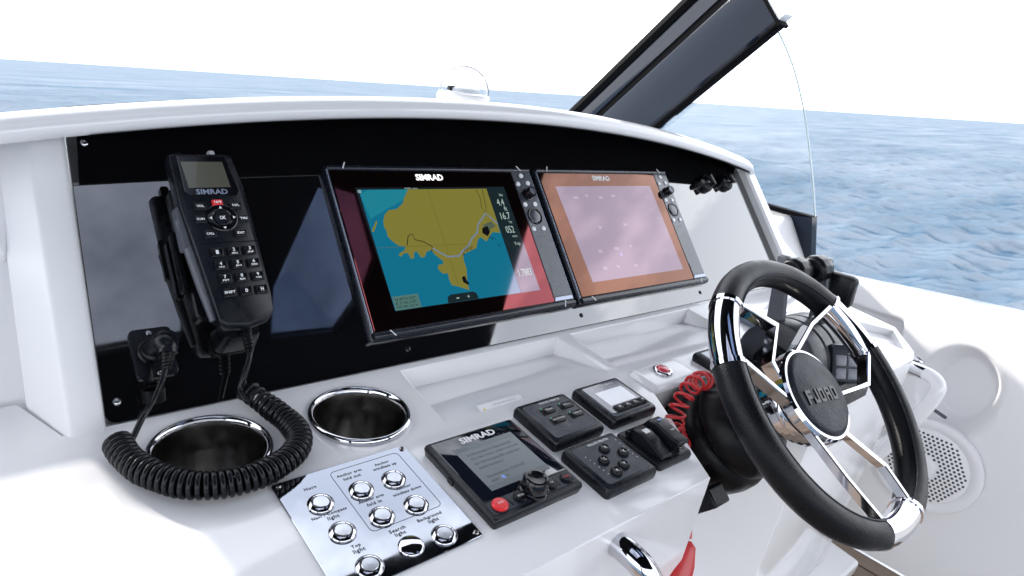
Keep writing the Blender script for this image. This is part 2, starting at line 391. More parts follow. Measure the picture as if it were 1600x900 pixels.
# round speaker on the inner side
def speaker():
    F = frame((0,-1,0), (0,0,1), (-1,0,0), (1.247,-.318,-.388))      # local z points inboard
    s = thing('loudspeaker', 'round white loudspeaker with perforated grille low on the boat side', 'speaker', F)
    obj('housing', MB().lathe([(.110,0),(.110,.005),(.1075,.010),(.101,.0125),(.094,.011),(.086,.0075)], 64, cap1=False), SPK, s)
    obj('grille', MB().lathe([(.087,.0065),(.084,.0085),(.05,.0115),(0.0005,.0135)], 48), SPK, s)
    obj('centre_badge', MB().lathe([(.021,.0125),(.021,.0150),(.019,.0158),(.0005,.0160)], 24), SPK, s)
    mb = MB(); p = .0092
    for i in range(-12, 13):
        for j in range(-12, 13):
            x = (i + .5*(j % 2))*p; y = j*p*.866; r = math.hypot(x, y)
            if .026 < r < .079:
                mb.add([(x+.0029*math.cos(a*math.pi/4), y+.0029*math.sin(a*math.pi/4), .0145-.0062*((r/.086)**1.6)-.0012+.0012) for a in range(8)], [tuple(range(8))])
    h = obj('grille_hole', mb, SPKD, s, smooth=0); h['kind'] = 'stuff'
speaker()

# white grab rail with chrome foot in front of the bowl
def grab_rail():
    g = thing('grab_rail', 'white padded grab rail with chrome elbow beside the moulded bowl', 'grab rail', WORLD, (1.07,-.24,-.15))
    def chain(pts, n=10):
        P = [Vector(p) for p in pts]; outp = []
        for i in range(len(P)-1):
            p0 = P[max(i-1,0)]; p1, p2 = P[i], P[i+1]; p3 = P[min(i+2,len(P)-1)]
            for k in range(n):
                t = k/n; outp.append(.5*((2*p1)+(p2-p0)*t+(2*p0-5*p1+4*p2-p3)*t*t+(3*p1-p0-3*p2+p3)*t**3))
        outp.append(P[-1]); return outp
    globals()['chain'] = chain
    wpart('bar', MB().sweep(chain([(1.06,-.300,-.129),(1.055,-.322,-.134),(1.05,-.333,-.150),(1.045,-.326,-.185),(1.045,-.312,-.225),(1.05,-.288,-.287),(1.06,-.26,-.35)]), .0135, 14), GEL, g, smooth=60)
    wpart('elbow', MB().sweep(chain([(1.15,-.255,-.150),(1.085,-.258,-.136),(1.066,-.272,-.130),(1.06,-.302,-.1295)]), .0135, 14), CHROME, g, smooth=60)
    wpart('flange', MB().lathe([(.022,0),(.022,.004),(.016,.007)], 24, M=Matrix.Translation((1.15,-.255,-.150)) @ Matrix.Rotation(R(-90), 4, 'Y')), CHROME, g)
    wpart('foot', MB().box(1.05, 1.25, -.26, -.235, -.36, -.335), GEL, g, bevel=.006)
grab_rail()
tag(wpart_m := obj('drain_slot', MB().slab(-.022,.022,-.004,.004,[(0,0),(.0006,.002)],.003,3), GREYP, None, frame((0,-.96,-.27),(0,-.27,.96),(-1,0,0),(1.2485,-.303,-.262))), 'short grey slot in the white boat side between bowl and speaker', 'slot')

# windscreen wing: black panel, clear side glass, dark base trim
def windscreen():
    t = thing('windscreen', 'black windscreen wing leaning over the hood with clear side glass', 'windscreen', WORLD, (1.25,.5,.1))
    # long direction of the wing in the y-z plane and its normal in that plane
    d = Vector((0,-.735,.678)).normalized(); nrm = Vector((0,.678,.735)).normalized()
    base = Vector((1.25,.585,.238))           # lower corner of the aft edge
    L = .424
    F = frame((-1,0,0), nrm, d, base)          # local x inboard, y across the wing, z along it
    def ext(name, prof, m, z0=-.55, z1=L):
        mb = MB().rings([[(x,y,z0) for x,y in prof], [(x,y,z1) for x,y in prof]]); mb.v = [tuple(F @ Vector(p)) for p in mb.v]
        return wpart(name, mb, m, t, smooth=30)
    face = mat('wing_gloss', (.006,.011,.022), .07, spec=.22, bump=(3,.12,2), var=(12,.05))
    edge = mat('wing_edge', (.002,.0022,.003), .6, spec=.04)
    ext('main_face', [(0,.004),(.018,.006),(.0225,.012),(.0235,.07),(.0225,.138),(.018,.146),(0,.150)], face)
    ext('lower_edge', [(-.006,-.006),(.016,-.006),(.021,.001),(.016,.0075),(-.006,.0075)], edge)
    ext('groove', [(-.012,.140),(.0125,.140),(.0130,.150),(.0128,.168),(-.012,.168)], edge)
    ext('reveal', [(-.012,.168),(.0155,.168),(.0165,.178),(.0170,.200),(.0150,.212),(-.012,.212)], mat('wing_reveal', (.012,.016,.026), .08))
    ext('upper_edge', [(-.012,.212),(.020,.212),(.030,.224),(.026,.240),(-.012,.240)], edge)
    ext('end_cap', [(-.012,-.009),(.034,-.009),(.034,.244),(-.012,.244)], edge, L, L+.008)
    ext('end_plate', [(-.010,.004),(.030,.004),(.030,.24),(-.010,.24)], GEL, L+.008, L+.028)
    # clear side glass, 8 mm thick, with a polished edge
    gp = [(.285,.515),(.252,.474),(.216,.423),(.172,.343),(.137,.264),(.100,.170),(.072,.088),(.30,.086),(.60,.20),(.56,.252)]
    mb = MB(); mb.rings([[(1.257,y,z) for y,z in gp], [(1.249,y,z) for y,z in gp]])
    wpart('side_glass', mb, GLASS, t, smooth=0)
    ed = [Vector((1.253,y,z)) for y,z in gp[:7]]
    wpart('glass_edge', MB().sweep(chain(ed, 6), .0022, 6), GLEDGE, t)
    mb = MB().rings([[(x,y,z) for y,z in [(.068,.090),(.60,.108),(.60,.098),(.125,.081)]] for x in (1.262,1.236)]); wpart('base_trim', mb, edge, t, smooth=0)
    mb = MB().rings([[(x,y,z) for y,z in [(.070,.0895),(.128,.0805),(.068,-.036),(.040,-.036)]] for x in (1.258,1.232)]); wpart('corner_trim', mb, face, t, smooth=0)
    mb = MB().rings([[(x,y,z) for y,z in [(.122,.080),(.9,.095),(.9,-.06),(.030,-.06)]] for x in (1.256,1.07)]); wpart('coaming', mb, GEL, t, bevel=.01)
windscreen()

# hard top overhead: seen only as the dark shape mirrored in the panel and the switch plate
def hardtop():
    h = thing('hardtop', 'dark lined hard top above the helm, mirrored in the black panel', 'hardtop', WORLD, (-.3,-1,1.1))
    slab = wpart('roof_panel', MB().box(-2.0, 1.34, -2.6, .40, 1.10, 1.15), HTOP, h)
    hol = [[(-.75,-.785),(.13,-.745),(.13,-.225),(-.75,-.225)], [(.47,-.275),(.372,-.60),(.385,-.80),(.62,-.815),(.69,-.68),(.71,-.56),(.60,-.315)]]
    bpy.context.view_layer.update()
    cs = [cutter(MB().prism(p, 1.0, 1.3)) for p in hol]
    boolean(slab, cs)
    for p, gm in zip(hol, (GLASST, GLASSB)): wpart('roof_window', MB().prism(p, 1.120, 1.128), gm, h, smooth=0)
    for x, y in ((1.22,-1.9),(-1.85,-1.9),(-1.85,.1)):
        wpart('support', MB().box(x-.04, x+.04, y-.12, y+.12, -.9, 1.10), HTOP, h)
hardtop()

# ------------------------------------------------------------------ helm console
con = thing('helm_console', 'white moulded helm console with recessed trays under the black panel', 'console', CONS, (.1,-.15,0))
CM = con.matrix_world.inverted()
def cpart(name, mb, m, F=CONS, **k): return obj(name, mb, m, con, CM @ F, **k)
def console():
    top = [(-.56,.06),(-.56,-.20),(-.46,-.316),(.226,-.316),(.306,-.172),(.455,-.172),(.535,-.300),(.895,-.296),(.935,-.284),(1.03,-.215),(1.03,0),(-.31,0),(-.335,.06)]
    mb = MB().rings([[(x, y + .0*(z), z) for x, y in top] for z in (-.46, 0)])
    # front faces stay plumb: shift the foot back by the tilt
    mb.v = [(x, y + z*math.tan(TQ)*.35, z) for x, y, z in mb.v]
    o = cpart('console_top', mb, GEL, smooth=0)
    bpy.context.view_layer.update()
    cs = []
    for x0, x1, sl in ((.010,.283,.030),(.303,.606,.012)):
        # wedge shaped tray: deep under the panel, floor rising to the front; sides battered
        pts = []
        for v, hh in ((-.010,.012),(-.016,-.026),(-.060,-.0145),(-.128,.0035),(-.128,.012)):
            pts.append((v, hh))
        ra = [(x0 + sl*max(0,-hh)/.026, v, hh) for v, hh in pts]; rb = [(x1 - .006*max(0,-hh)/.026, v, hh) for v, hh in pts]
        mb = MB().rings([ra, rb]); cs.append(cutter(mb, CONS))
    for cx, cy in ((-.209,-.068),(-.0635,-.0715)):
        cs.append(cutter(MB().lathe([(.0462,-.12),(.0462,.05)], 48), CONS @ T(cx, cy)))
    cs.append(cutter(MB().prism([(.902,-.206),(.958,-.166),(1.004,-.220),(.922,-.270)], -.014, .02), CONS))
    boolean(o, cs, bevel=.0055, seg=3)
    # apron under the panel and the wall behind the pillar
    cpart('apron', MB().box(-.345, 1.03, .0005, .12, -.3, -.014), GEL)
    cpart('back_wall', MB().box(-.9, -.29, -.16, .160, -.10, -.055), GELM, PANEL, bevel=.004)
    cpart('inner_wall', MB().box(.19, .60, -.155, -.135, -.46, -.02), GELM)
    mb = MB()
    for i in range(9):
        for j in range(6):
            x, z = .545+i*.0068+.0034*(j % 2), -.105-j*.0060; mb.add([(x+.0019*math.cos(a*math.pi/4), -.3268, z+.0019*math.sin(a*math.pi/4)) for a in range(8)], [tuple(range(8))])
    vg = cpart('vent_hole', mb, SPKD, WORLD, smooth=0); vg['kind'] = 'stuff'
    cpart('plinth', MB().box(.19, .98, -.30, .0, -.95, -.462), GEL, bevel=.01)
    cpart('knee_ledge', MB().box(.236, .98, -.36, -.1, -.50, -.462), GEL, bevel=.008)
    # raised pad that carries the red button
    cpart('button_pad', MB().slab(.308,.405,-.1715,-.127,[(-.004,-.002),(0,.0045),(.003,.0062),(.006,.0065)],.006,4), GEL)
    # pillar at the left of the panel and frame at its right, both rising with the panel
    sec = [(-.2765,-.030),(-.2775,.002),(-.2800,.0052),(-.286,.0062),(-.301,.0058),(-.306,.0035),(-.330,-.041),(-.30,-.16),(-.2765,-.16)]
    mb = MB().rings([[(x - .012*0 + (.012*(v+.03)/.36 if x > -.29 else .008*(v+.03)/.36), v, n_) for x, n_ in sec] for v in (-.075, .268)])
    cpart('pillar', mb, GELM, PANEL, smooth=40, bevel=.003)
    mb = MB().rings([[(-.326,.150,n_),(-.346,.168,n_),(-.385,.182,n_),(-.385,.262,n_),(-.30,.262,n_)] for n_ in (-.035,-.30)])
    cpart('pod_side', mb, GELM, PANEL, bevel=.008)
    sec = [(1.0065,-.030),(1.0075,.001),(1.012,.0055),(1.038,.0055),(1.047,.0),(1.052,-.02),(1.052,-.3),(1.0065,-.3)]
    mb = MB().rings([[(x, v, n_) for x, n_ in sec] for v in (-.10, .243)])
    cpart('panel_frame', mb, GEL, PANEL, smooth=40)
    cpart('pod_back', MB().box(-.31, 1.04, .33, .40, -.8, .08), GEL, WORLD)
    # hood: lip arched in elevation, rounded brow, top running forward
    xs = [-.392,-.388,-.380,-.37,-.36,-.35,-.34,-.33] + list(np.linspace(-.32, 1.00, 60)) + [1.02, 1.034, 1.042]
    def lip(x):
        z = .2548 - .140*(x-.30)**2
        if x < -.31: z -= .55*(x+.31)**2
        y = .1205
        if x > .94: y += 2.2*(x-.94)**2
        if x < -.29: y += .30*(x+.29)**2
        return y, z
    prof = [(.0035,-.0010),(.0015,0),(-.0030,.004),(-.0040,.010),(-.0015,.0165),(.005,.0215),(.016,.0245),(.034,.0228),(.10,.006),(.22,-.030),(.36,-.08),(.40,-.14)]
    rs = []
    for x in xs:
        y, z = lip(x); k = (1 if x < .98 else max(.25, 1 - ((x-.98)/.066)**2)) if x > -.36 else max(.25, 1 - ((-.36-x)/.036)**2)
        rs.append([(x, y+a, z+(b*k)) for a, b in prof])
    n = len(prof); mb = MB(); mb.v = [p for r in rs for p in r]
    for i in range(len(rs)-1):
        for j in range(n-1): mb.f.append((i*n+j, (i+1)*n+j, (i+1)*n+j+1, i*n+j+1))
    mb.f.append(tuple(range((len(rs)-1)*n, len(rs)*n))); mb.f.append(tuple(range(n)))
    hood = cpart('hood', mb, GEL, WORLD, smooth=60)
    mb = MB(); rs = []
    for x in [v for v in xs if -.27 <= v <= 1.004]:
        y, z = lip(x); rs.append([(x, y-.0006, z-.0002), (x, y+.0030, z-.0018), (x, y+.05, z+.004), (x, y+.13, z+.012)])
    mb.v = [p for r in rs for p in r]
    for i in range(len(rs)-1):
        for j in range(3): mb.f.append((i*4+j, (i+1)*4+j, (i+1)*4+j+1, i*4+j+1))
    obj('hood_lining', mb, HTOP, hood, hood.matrix_world.inverted() if False else Matrix.Identity(4), smooth=60)
console()

# ------------------------------------------------------------------ black instrument panel
ip = thing('instrument_panel', 'glossy black acrylic instrument panel mirroring the sky under the hood', 'panel', PANEL, (.36,-.03,-.018))
def ipanel():
    M = ip.matrix_world.inverted() @ PANEL
    b = [(-.2765,-.030)]
    pts = [(-.2655,-.0305)] + [(1.006,-.0305)] + [(1.006,.262)]
    for x in np.linspace(.98,-.24,24): pts.append((float(x), .352-.17*(x-.32)**2))
    pts += [(-.264,.285),(-.2755,-.022),(-.2738,-.027),(-.270,-.0297)]
    obj('panel_sheet', MB().loftpoly(pts, [(1,-.019),(1,-.0128),(.9988,-.012)]), PANELM, ip, M, smooth=20)
    for x, v in ((-.2637,-.0108),(-.2495,.262),(.364,-.0135),(.0503,-.0135),(.6883,-.0135),(.98,-.0135)):
        s = screw(ip, 0, 0, 0, .0036, BLKG if x > 0 else SCREW); s.matrix_local = M @ T(x, v, -.0121)
ipanel()

# ------------------------------------------------------------------ chart plotters
LAND = [(.1124,.1994),(.1013,.1855),(.098,.1792),(.0862,.1708),(.0728,.1692),(.0653,.1629),(.0608,.1545),(.0595,.1461),(.0614,.14),(.0604,.1329),(.0656,.1254),(.0725,.1189),(.0821,.1171),(.0793,.1124),(.0704,.1083),(.0686,.1049),(.0716,.1039),(.0766,.1078),(.083,.1078),(.0844,.1),(.0894,.0996),(.0925,.1085),(.0975,.1085),(.1,.1005),(.106,.1),(.1115,.1074),(.1194,.1095),(.1227,.1031),(.1328,.0923),(.1316,.0875),(.1244,.0881),(.121,.0823),(.1265,.0744),(.1344,.0748),(.1334,.0663),(.1345,.0576),(.1445,.0541),(.1606,.0473),(.161,.0585),(.167,.078),(.1668,.092),(.1696,.0994),(.1796,.1025),(.1946,.1066),(.2024,.1192),(.2084,.1228),(.2166,.1157),(.233,.1295),(.2468,.1274),(.2485,.1522),(.2485,.1994)]
RIVER = [(.1229,.1117),(.1338,.1034),(.1431,.0977),(.1616,.0975),(.1681,.1034),(.1828,.1113),(.193,.1224),(.2048,.1297),(.2113,.1427),(.2319,.1596),(.2409,.1496),(.2475,.142)]
ROUTE = [(.085,.1181),(.0905,.1311),(.0981,.1344),(.0993,.1257),(.1102,.1225),(.1214,.1156),(.1229,.1117)]
ROUTE2 = [(.2282,.1984),(.2313,.1831),(.2277,.1693),(.2319,.1596),(.2362,.1691),(.2403,.1983)]
def flat(poly, z): m = MB(); m.add([(x,y,z) for x,y in poly], [tuple(range(len(poly)))]); return m
def line(pts, wd, z):
    m = MB(); L = []
    for i in range(len(pts)):
        p = Vector(pts[i]); a = Vector(pts[max(0,i-1)]); b = Vector(pts[min(len(pts)-1,i+1)]); d = (b-a).normalized(); nn = Vector((-d.y,d.x))*wd/2
        L += [(p.x+nn.x,p.y+nn.y,z),(p.x-nn.x,p.y-nn.y,z)]
    return m.add(L, [(2*i,2*i+1,2*i+3,2*i+2) for i in range(len(pts)-1)])
def plotter(x, label, which):
    p = thing('chart_plotter', label, 'chart plotter', PANEL, (x,0,-.012), group='chart plotters in the black panel')
    o = 0.012
    fr = mat('plotter_frame', (.010,.013,.021), .24, coat=.15, var=(60,.07))
    obj('case', MB().slab(0,.350,0,.2365,[(0,0),(0,.008),(.0012,.0098),(.0022,.0102)],.004,4), fr, p)
    obj('bottom_rail', MB().sweep([(.003,.0062,.0100),(.347,.0062,.0100)], .0052, 12), fr, p, smooth=60)
    obj('top_rail', MB().sweep([(.003,.2315,.0098),(.347,.2315,.0098)], .0040, 12), fr, p, smooth=60)
    obj('side_rail', MB().sweep([(.0030,.010,.0105),(.0030,.229,.0105)], .0016, 8), mat('rail_edge', (.30,.33,.40), .18, metal=.8), p, smooth=60)
    obj('side_rail', MB().sweep([(.3472,.010,.0105),(.3472,.229,.0105)], .0014, 8), mat('rail_edge'), p, smooth=60)
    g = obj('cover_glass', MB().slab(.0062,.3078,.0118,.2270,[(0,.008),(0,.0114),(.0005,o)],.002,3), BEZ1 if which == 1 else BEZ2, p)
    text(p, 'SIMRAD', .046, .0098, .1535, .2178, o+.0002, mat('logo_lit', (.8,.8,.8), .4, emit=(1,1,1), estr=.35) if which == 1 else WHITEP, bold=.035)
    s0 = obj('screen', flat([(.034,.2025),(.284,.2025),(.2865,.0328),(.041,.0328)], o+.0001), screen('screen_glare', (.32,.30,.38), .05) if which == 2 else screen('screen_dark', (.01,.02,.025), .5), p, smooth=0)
    if which == 1:
        z = o+.0002
        def part(nm, mb, m): return obj(nm, mb, m, s0, smooth=0)
        part('chart_sea', flat([(.0385,.1994),(.2485,.1994),(.2485,.0335),(.041,.0335)], z), screen('chart_sea', (.002,.150,.245), 1.0))
        part('chart_shallow', flat([(.039,.1927),(.0517,.1992),(.1124,.1994),(.0979,.183),(.060,.166),(.044,.158)], z+.00006), screen('chart_shallow', (.010,.21,.28), 1.0))
        part('chart_land', flat(LAND, z+.0001), screen('chart_land', (.205,.185,.030), 1.0))
        part('chart_islet', flat([(.0514,.1561),(.0400,.1412),(.0429,.1398),(.0515,.1525)], z+.0001), screen('chart_land', None, 0))
        part('chart_route', line(RIVER, .0024, z+.00018), screen('chart_route', (.17,.22,.30), 1.0))
        blk = screen('chart_black', (.004,.004,.004), .4)
        part('chart_line', line(ROUTE, .0011, z+.00016), blk); part('chart_line', line(ROUTE2, .0008, z+.00016), blk)
        part('chart_line', line([(.1441,.1991),(.1449,.0553)], .0005, z+.00016), screen('chart_grid', (.10,.10,.02), 1.0))
        part('chart_line', line([(.0400,.1178),(.1838,.1139)], .0005, z+.00016), screen('chart_grid', None, 0))
        part('chart_town', flat([(.2185,.1411),(.2365,.1465),(.243,.1385),(.2278,.1325)], z+.00014), screen('chart_town', (.08,.11,.07), 1.0))
        part('chart_mark', flat([(.214,.1292),(.217,.1371),(.2273,.1393),(.2289,.1311),(.226,.127),(.2211,.1234)], z+.0002), blk)
        part('chart_mark', flat([(.1543,.0654),(.1575,.068),(.1607,.0673),(.1610,.061),(.1640,.057),(.1615,.0545),(.1580,.057),(.1549,.0591)], z+.0002), blk)
        for k, (mx_, my_, s_) in enumerate(((.176,.1045,.004),(.182,.1065,.0045),(.188,.1075,.004),(.171,.099,.003),(.226,.1215,.004),(.231,.119,.004),(.121,.108,.003),(.238,.108,.003))):
            part('chart_symbol', line([(mx_-s_,my_-s_*.6),(mx_,my_+s_),(mx_+s_*.8,my_-s_*.5),(mx_-s_*.6,my_+s_*.3)], .0007, z+.0002), blk)
        part('data_bar', flat([(.2488,.2020),(.2835,.2020),(.2850,.0600),(.2488,.0600)], z+.0001), screen('bar_dark', (.006,.016,.018), 1.0))
        part('data_bar_foot', flat([(.2488,.0598),(.2858,.0598),(.2862,.0335),(.2488,.0335)], z+.0001), screen('bar_foot', (.05,.04,.05), 1.0))
        part('coordinate_box', flat([(.0417,.0519),(.0795,.0519),(.0795,.0336),(.0418,.0336)], z+.00016), screen('coord_box', (.075,.17,.155), 1.0))
        part('zoom_keys', flat([(.1206,.0336),(.1225,.0418),(.1285,.0446),(.1660,.0446),(.1705,.0418),(.1715,.0336)], z+.00018), screen('bar_dark'    , None, 0))
        lit = screen('digits', (.42,.55,.50), 1.0); dk = screen('chart_black', None, 0)
        text(s0, '4.4', .0135, .0112, .2665, .1767, z+.0003, lit); text(s0, '16.7', .0180, .0112, .2672, .1541, z+.0003, lit)
        text(s0, '052', .0160, .0112, .2674, .1318, z+.0003, lit); text(s0, '1.7883', .0250, .0110, .2686, .0631, z+.0003, lit)
        for yy, tt in ((.189,'kn'),(.166,'ft'),(.1435,'°M'),(.1205,'HDG'),(.108,'Trip')): text(s0, tt, .003*len(tt), 0, .2725, yy, z+.0003, lit)
        text(s0, '+', .004, 0, .156, .0388, z+.0003, lit); text(s0, '-', .004, 0, .138, .0385, z+.0003, lit)
        for yy, tt in ((.0475,'N 39°51.927\''),(.0425,'E 2°56.127\''),(.0372,'0.67 NM, 152 °M')): text(s0, tt, .030, .0034, .060, yy, z+.0003, dk)
        text(s0, 'NAVIONICS', .020, .0026, .026-.006+.028, .075, z-.0002, GREYPR, rz=R(90)); text(s0, 'NSS evo', .020, .0022, .1180, .2009, z+.0001, lit)
        for k in range(3): part('menu_icon', line([(.0365,.1985-.0016*k),(.0415,.1985-.0016*k)], .0007, z+.0003), lit)
    else:
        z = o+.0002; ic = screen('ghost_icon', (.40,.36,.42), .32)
        for k, (ix, iy) in enumerate(((.105,.125),(.172,.127),(.128,.085),(.164,.0865),(.085,.083),(.083,.053),(.114,.053),(.160,.051),(.075,.181),(.10,.184),(.135,.180),(.17,.183))):
            obj('icon', flat(rrect(ix-.004-.002*(k % 3), ix+.004, iy-.0025, iy+.003, .001, 2), z), ic, s0, smooth=0)
        text(s0, '4.4', .0135, .0112, .2665, .1767, z, ic); text(s0, '16.7', .0180, .0112, .2672, .1541, z, ic); text(s0, '052', .0160, .0112, .2674, .1318, z, ic); text(s0, '1.7883', .0250, .0080, .262, .0631, z, ic)
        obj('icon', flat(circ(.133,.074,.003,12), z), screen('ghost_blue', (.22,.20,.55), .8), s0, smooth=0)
    # key strip at the right
    ks = obj('key_strip', MB().slab(.3086,.3462,.0105,.2290,[(0,.008),(0,.0117),(.0006,.0124)],.0015,3), STRIPM, p)
    obj('card_door', MB().slab(.3092,.3456,.0190,.0425,[(0,.0120),(.0006,.0129)],.001,2), STRIPM, p)
    obj('door_lip', MB().slab(.3092,.3456,.0112,.0186,[(0,.0120),(.0010,.0140)],.001,2), mat('rail_edge'), p)
    kb = MB().lathe([(.0040,0),(.0040,.0012),(.0033,.0019),(.0004,.0021)], 16).mesh('key')
    for bx, by in ((.3259,.2207),(.314,.2067),(.335,.2079),(.3142,.1714),(.3351,.1715),(.3144,.1301),(.3353,.1299)):
        link('key', kb, WBTN, p, T(bx, by, .0124))
    kn = obj('knob', MB().lathe([(.0098,.012),(.0098,.014),(.0085,.0145),(.0085,.0245),(.0075,.0262),(.0058,.0262)], 28, cap1=False), BLKG, p, T(.3265,.188,0))
    obj('knob_cap', MB().lathe([(.0059,.0255),(.0056,.0262),(.0048,.0262),(.0044,.0252),(.0004,.0250)], 24), mat('knob_face', (.10,.11,.14), .25, metal=.5), kn)
    obj('pad_ring', MB().lathe([(.0140,.012),(.0140,.0136),(.0128,.0144),(.0112,.0140),(.0105,.0126)], 32, cap1=False), BLKG, p, T(.3264,.1512,0))
    obj('cursor_pad', MB().lathe([(.0103,.012),(.0100,.0136),(.008,.0142),(.0004,.0138)], 28), STRIPM, p, T(.3264,.1512,0))
    for k in range(3): obj('status_dot', MB().lathe([(.0007,.0124),(.0006,.0127)], 8), DARKPR, p, T(.322+.0045*k, .117, 0))
    cm = MB().slab(-.0009,.0009,-.0052,.0052,[(0,0),(.0003,.0006)],.0006,2).mesh('clip_mark')
    for bx, by, a in ((.026,.2330,-28),(.324,.2325,35),(.0284,.0062,38),(.3246,.0058,-26)): link('clip_mark', cm, WBTN, p, T(bx, by, .0146, R(a)))
    return p
plotter(0, 'chart plotter showing a blue and olive sea chart, left of the two', 1)
plotter(.3603, 'chart plotter with orange bezel and washed out pink screen, right of the two', 2)

# ------------------------------------------------------------------ radio handset, cradle, cable, socket
def handset():
    F = PANEL; h = thing('radio_handset', 'black radio handset with keypad clipped upright on the panel', 'radio handset', F, (-.153,.03,0))
    M = Matrix.Translation((.153,-.03,0))
    def part(nm, mb, m, par=None, **k): return obj(nm, mb, m, par or h, M if par is None else Matrix.Identity(4), **k)
    poly = [(-.1892,.2189),(-.186,.2208),(-.1300,.2216),(-.1268,.2190),(-.1222,.1840),(-.1212,.1560),(-.1206,.0579),(-.1225,.0400),(-.130,.0318),(-.150,.0270),(-.171,.0300),(-.1765,.0360),(-.1835,.1100),(-.1885,.1600)]
    b = part('body', MB().loftpoly(poly, [(.80,.010),(.93,.0165),(.985,.026),(1,.034),(1,.040),(.985,.0438),(.955,.045)]), CHAR, smooth=50)
    # grey side grip and push to talk key on the left flank
    part('side_grip', MB().sweep([(-.1882,.150,.031),(-.1853,.125,.031),(-.1805,.080,.0305),(-.1768,.042,.030)], [.0052,.0062,.0062,.0045], 10), GREYP, smooth=60)
    part('talk_key', MB().slab(-.1925,-.1835,.118,.165,[(0,.024),(.0008,.034),(.002,.0375)],.003,3), GREYP)
    part('window', MB().loftpoly([(-.1818,.2160),(-.1350,.2165),(-.1285,.1755),(-.1312,.1712),(-.1775,.1712),(-.1815,.1755)], [(1,.0440),(1,.0456),(.99,.0459)]), BLKG, smooth=20)
    part('display', flat([(-.1795,.2094),(-.1385,.2100),(-.1360,.1803),(-.1770,.1795)], .0461), LCDO, smooth=0)
    z = .0452
    def tx(s, wd, ht, x, y, m=WHITEP, zz=z+.0022, b=.03): o = text(h, s, wd, ht, 0, 0, 0, m, bold=b); o.matrix_local = M @ T(x, y, zz); return o
    tx('SIMRAD', .0310, .0060, -.1556, .1752, mat('logo_steel', (.35,.40,.50), .3, metal=.6), .0462)
    part('alarm_key', MB().slab(-.1583,-.1475,.1590,.1664,[(0,.0445),(.0006,.0466),(.0012,.0470)],.0012,3), REDP)
    tx('16/9', .0070, .0028, -.1528, .1630, WHITEP, .0472)
    part('nav_ring', MB().lathe([(.0152,.0445),(.0152,.0462),(.0140,.0470),(.0095,.0472),(.0085,.0464)], 32, M=T(-.1517,.1455), cap1=False), BLKG)
    part('ok_key', MB().lathe([(.0080,.0450),(.0078,.0466),(.0065,.0472),(.0004,.0473)], 24, M=T(-.1517,.1450)), CHAR)
    tx('OK', .0060, .0040, -.1517, .1450, WHITEP, .0476)
    for a, (dx_, dy_) in enumerate(((0,.0112),(-.0112,0),(0,-.0112),(.0112,0))):
        part('arrow_mark', flat([(-.1517+dx_+.0019*math.cos(R(90+90*a+120*k)), .1452+dy_+.0019*math.sin(R(90+90*a+120*k))) for k in range(3)], .0474), WHITEP, smooth=0)
    sk = MB().slab(-.0062,.0062,-.0040,.0040,[(0,0),(.0003,.0014),(.0012,.0019)],.0012,3).mesh('soft_key')
    for (x, y), s in zip(((-.1703,.1590),(-.1352,.1592),(-.1728,.1447),(-.1308,.1440),(-.1668,.1283),(-.1368,.1278)), ('VOL','H/L','SCAN','TRI','CALL','EXIT')):
        link('soft_key', sk, CHAR, h, M @ T(x, y, .0446)); tx(s, .0075, .0026, x, y, WHITEP, .0468)
    part('seam', MB().slab(-.1790,-.1215,.1182,.1188,[(0,.0440),(0,.0453)],.0002,1), BLKG)
    kk = MB().slab(-.0066,.0066,-.0051,.0051,[(0,0),(.0004,.0016),(.0014,.0022)],.0014,3).mesh('key')
    cap = ['1','2','3','4','5','6','7','8','9','SHIFT','0','H']; sub = ['','abc','def','ghi','jkl','mno','pqrs','tuv','wxyz','','','']
    ctr = [(-.1646,.1078),(-.1481,.1081),(-.1321,.1084),(-.1638,.0937),(-.1472,.0940),(-.1313,.0941),(-.1626,.0794),(-.1464,.0795),(-.1303,.0794),(-.1614,.0645),(-.1453,.0646),(-.1296,.0646)]
    for (x, y), a, s in zip(ctr, cap, sub):
        link('key', kk, BLK, h, M @ T(x, y, .0446))
        if s: tx(a, .0024, .0036, x, y+.0017, WHITEP, .0471); tx(s, .0060, .0022, x, y-.0022, WHITEP, .0471)
        elif len(a) > 1: tx(a, .0105, .0030, x, y, WHITEP, .0471)
        else: tx(a, .0028, .0042, x, y, WHITEP, .0471)
    part('stub', MB().slab(-.180,-.171,.215,.2285,[(0,.020),(0,.030),(.0015,.033)],.003,3), CHAR)
    part('stub', MB().slab(-.1465,-.1390,.215,.2310,[(0,.022),(0,.032),(.0015,.035)],.002,3), mat('pale_stub', (.45,.45,.47), .4))
    part('lamp_key', MB().slab(-.168,-.150,.215,.2250,[(0,.026),(.0008,.036)],.004,3), REDP)
    part('strain_relief', MB().sweep([(-.1490,.0300,.0290),(-.1498,.022,.0310),(-.1508,.012,.0330),(-.1518,.004,.0340)], [.0055,.0050,.0046,.0036], 12), RUB, smooth=60)
    for k in range(5): part('relief_rib', MB().lathe([(.0046,-.0006),(.0060,0),(.0046,.0006)], 12, M=T(-.1494-.0005*k,.0250-.0042*k,.0302+.0008*k) @ Matrix.Rotation(R(97), 4, 'X')), RUB)
    # cradle behind the handset
    c = thing('handset_cradle', 'black cradle holding the radio handset off the panel', 'cradle', F, (-.153,.06,-.012))
    Mc = Matrix.Translation((.153,-.06,.012))
    obj('back_plate', MB().slab(-.183,-.128,.055,.205,[(0,-.0118),(0,-.004),(.002,-.002)],.006,4), BLK, c, Mc)
    obj('arm', MB().slab(-.176,-.134,.075,.175,[(.004,-.003),(0,.006),(0,.012),(.003,.020)],.008,4), BLK, c, Mc)
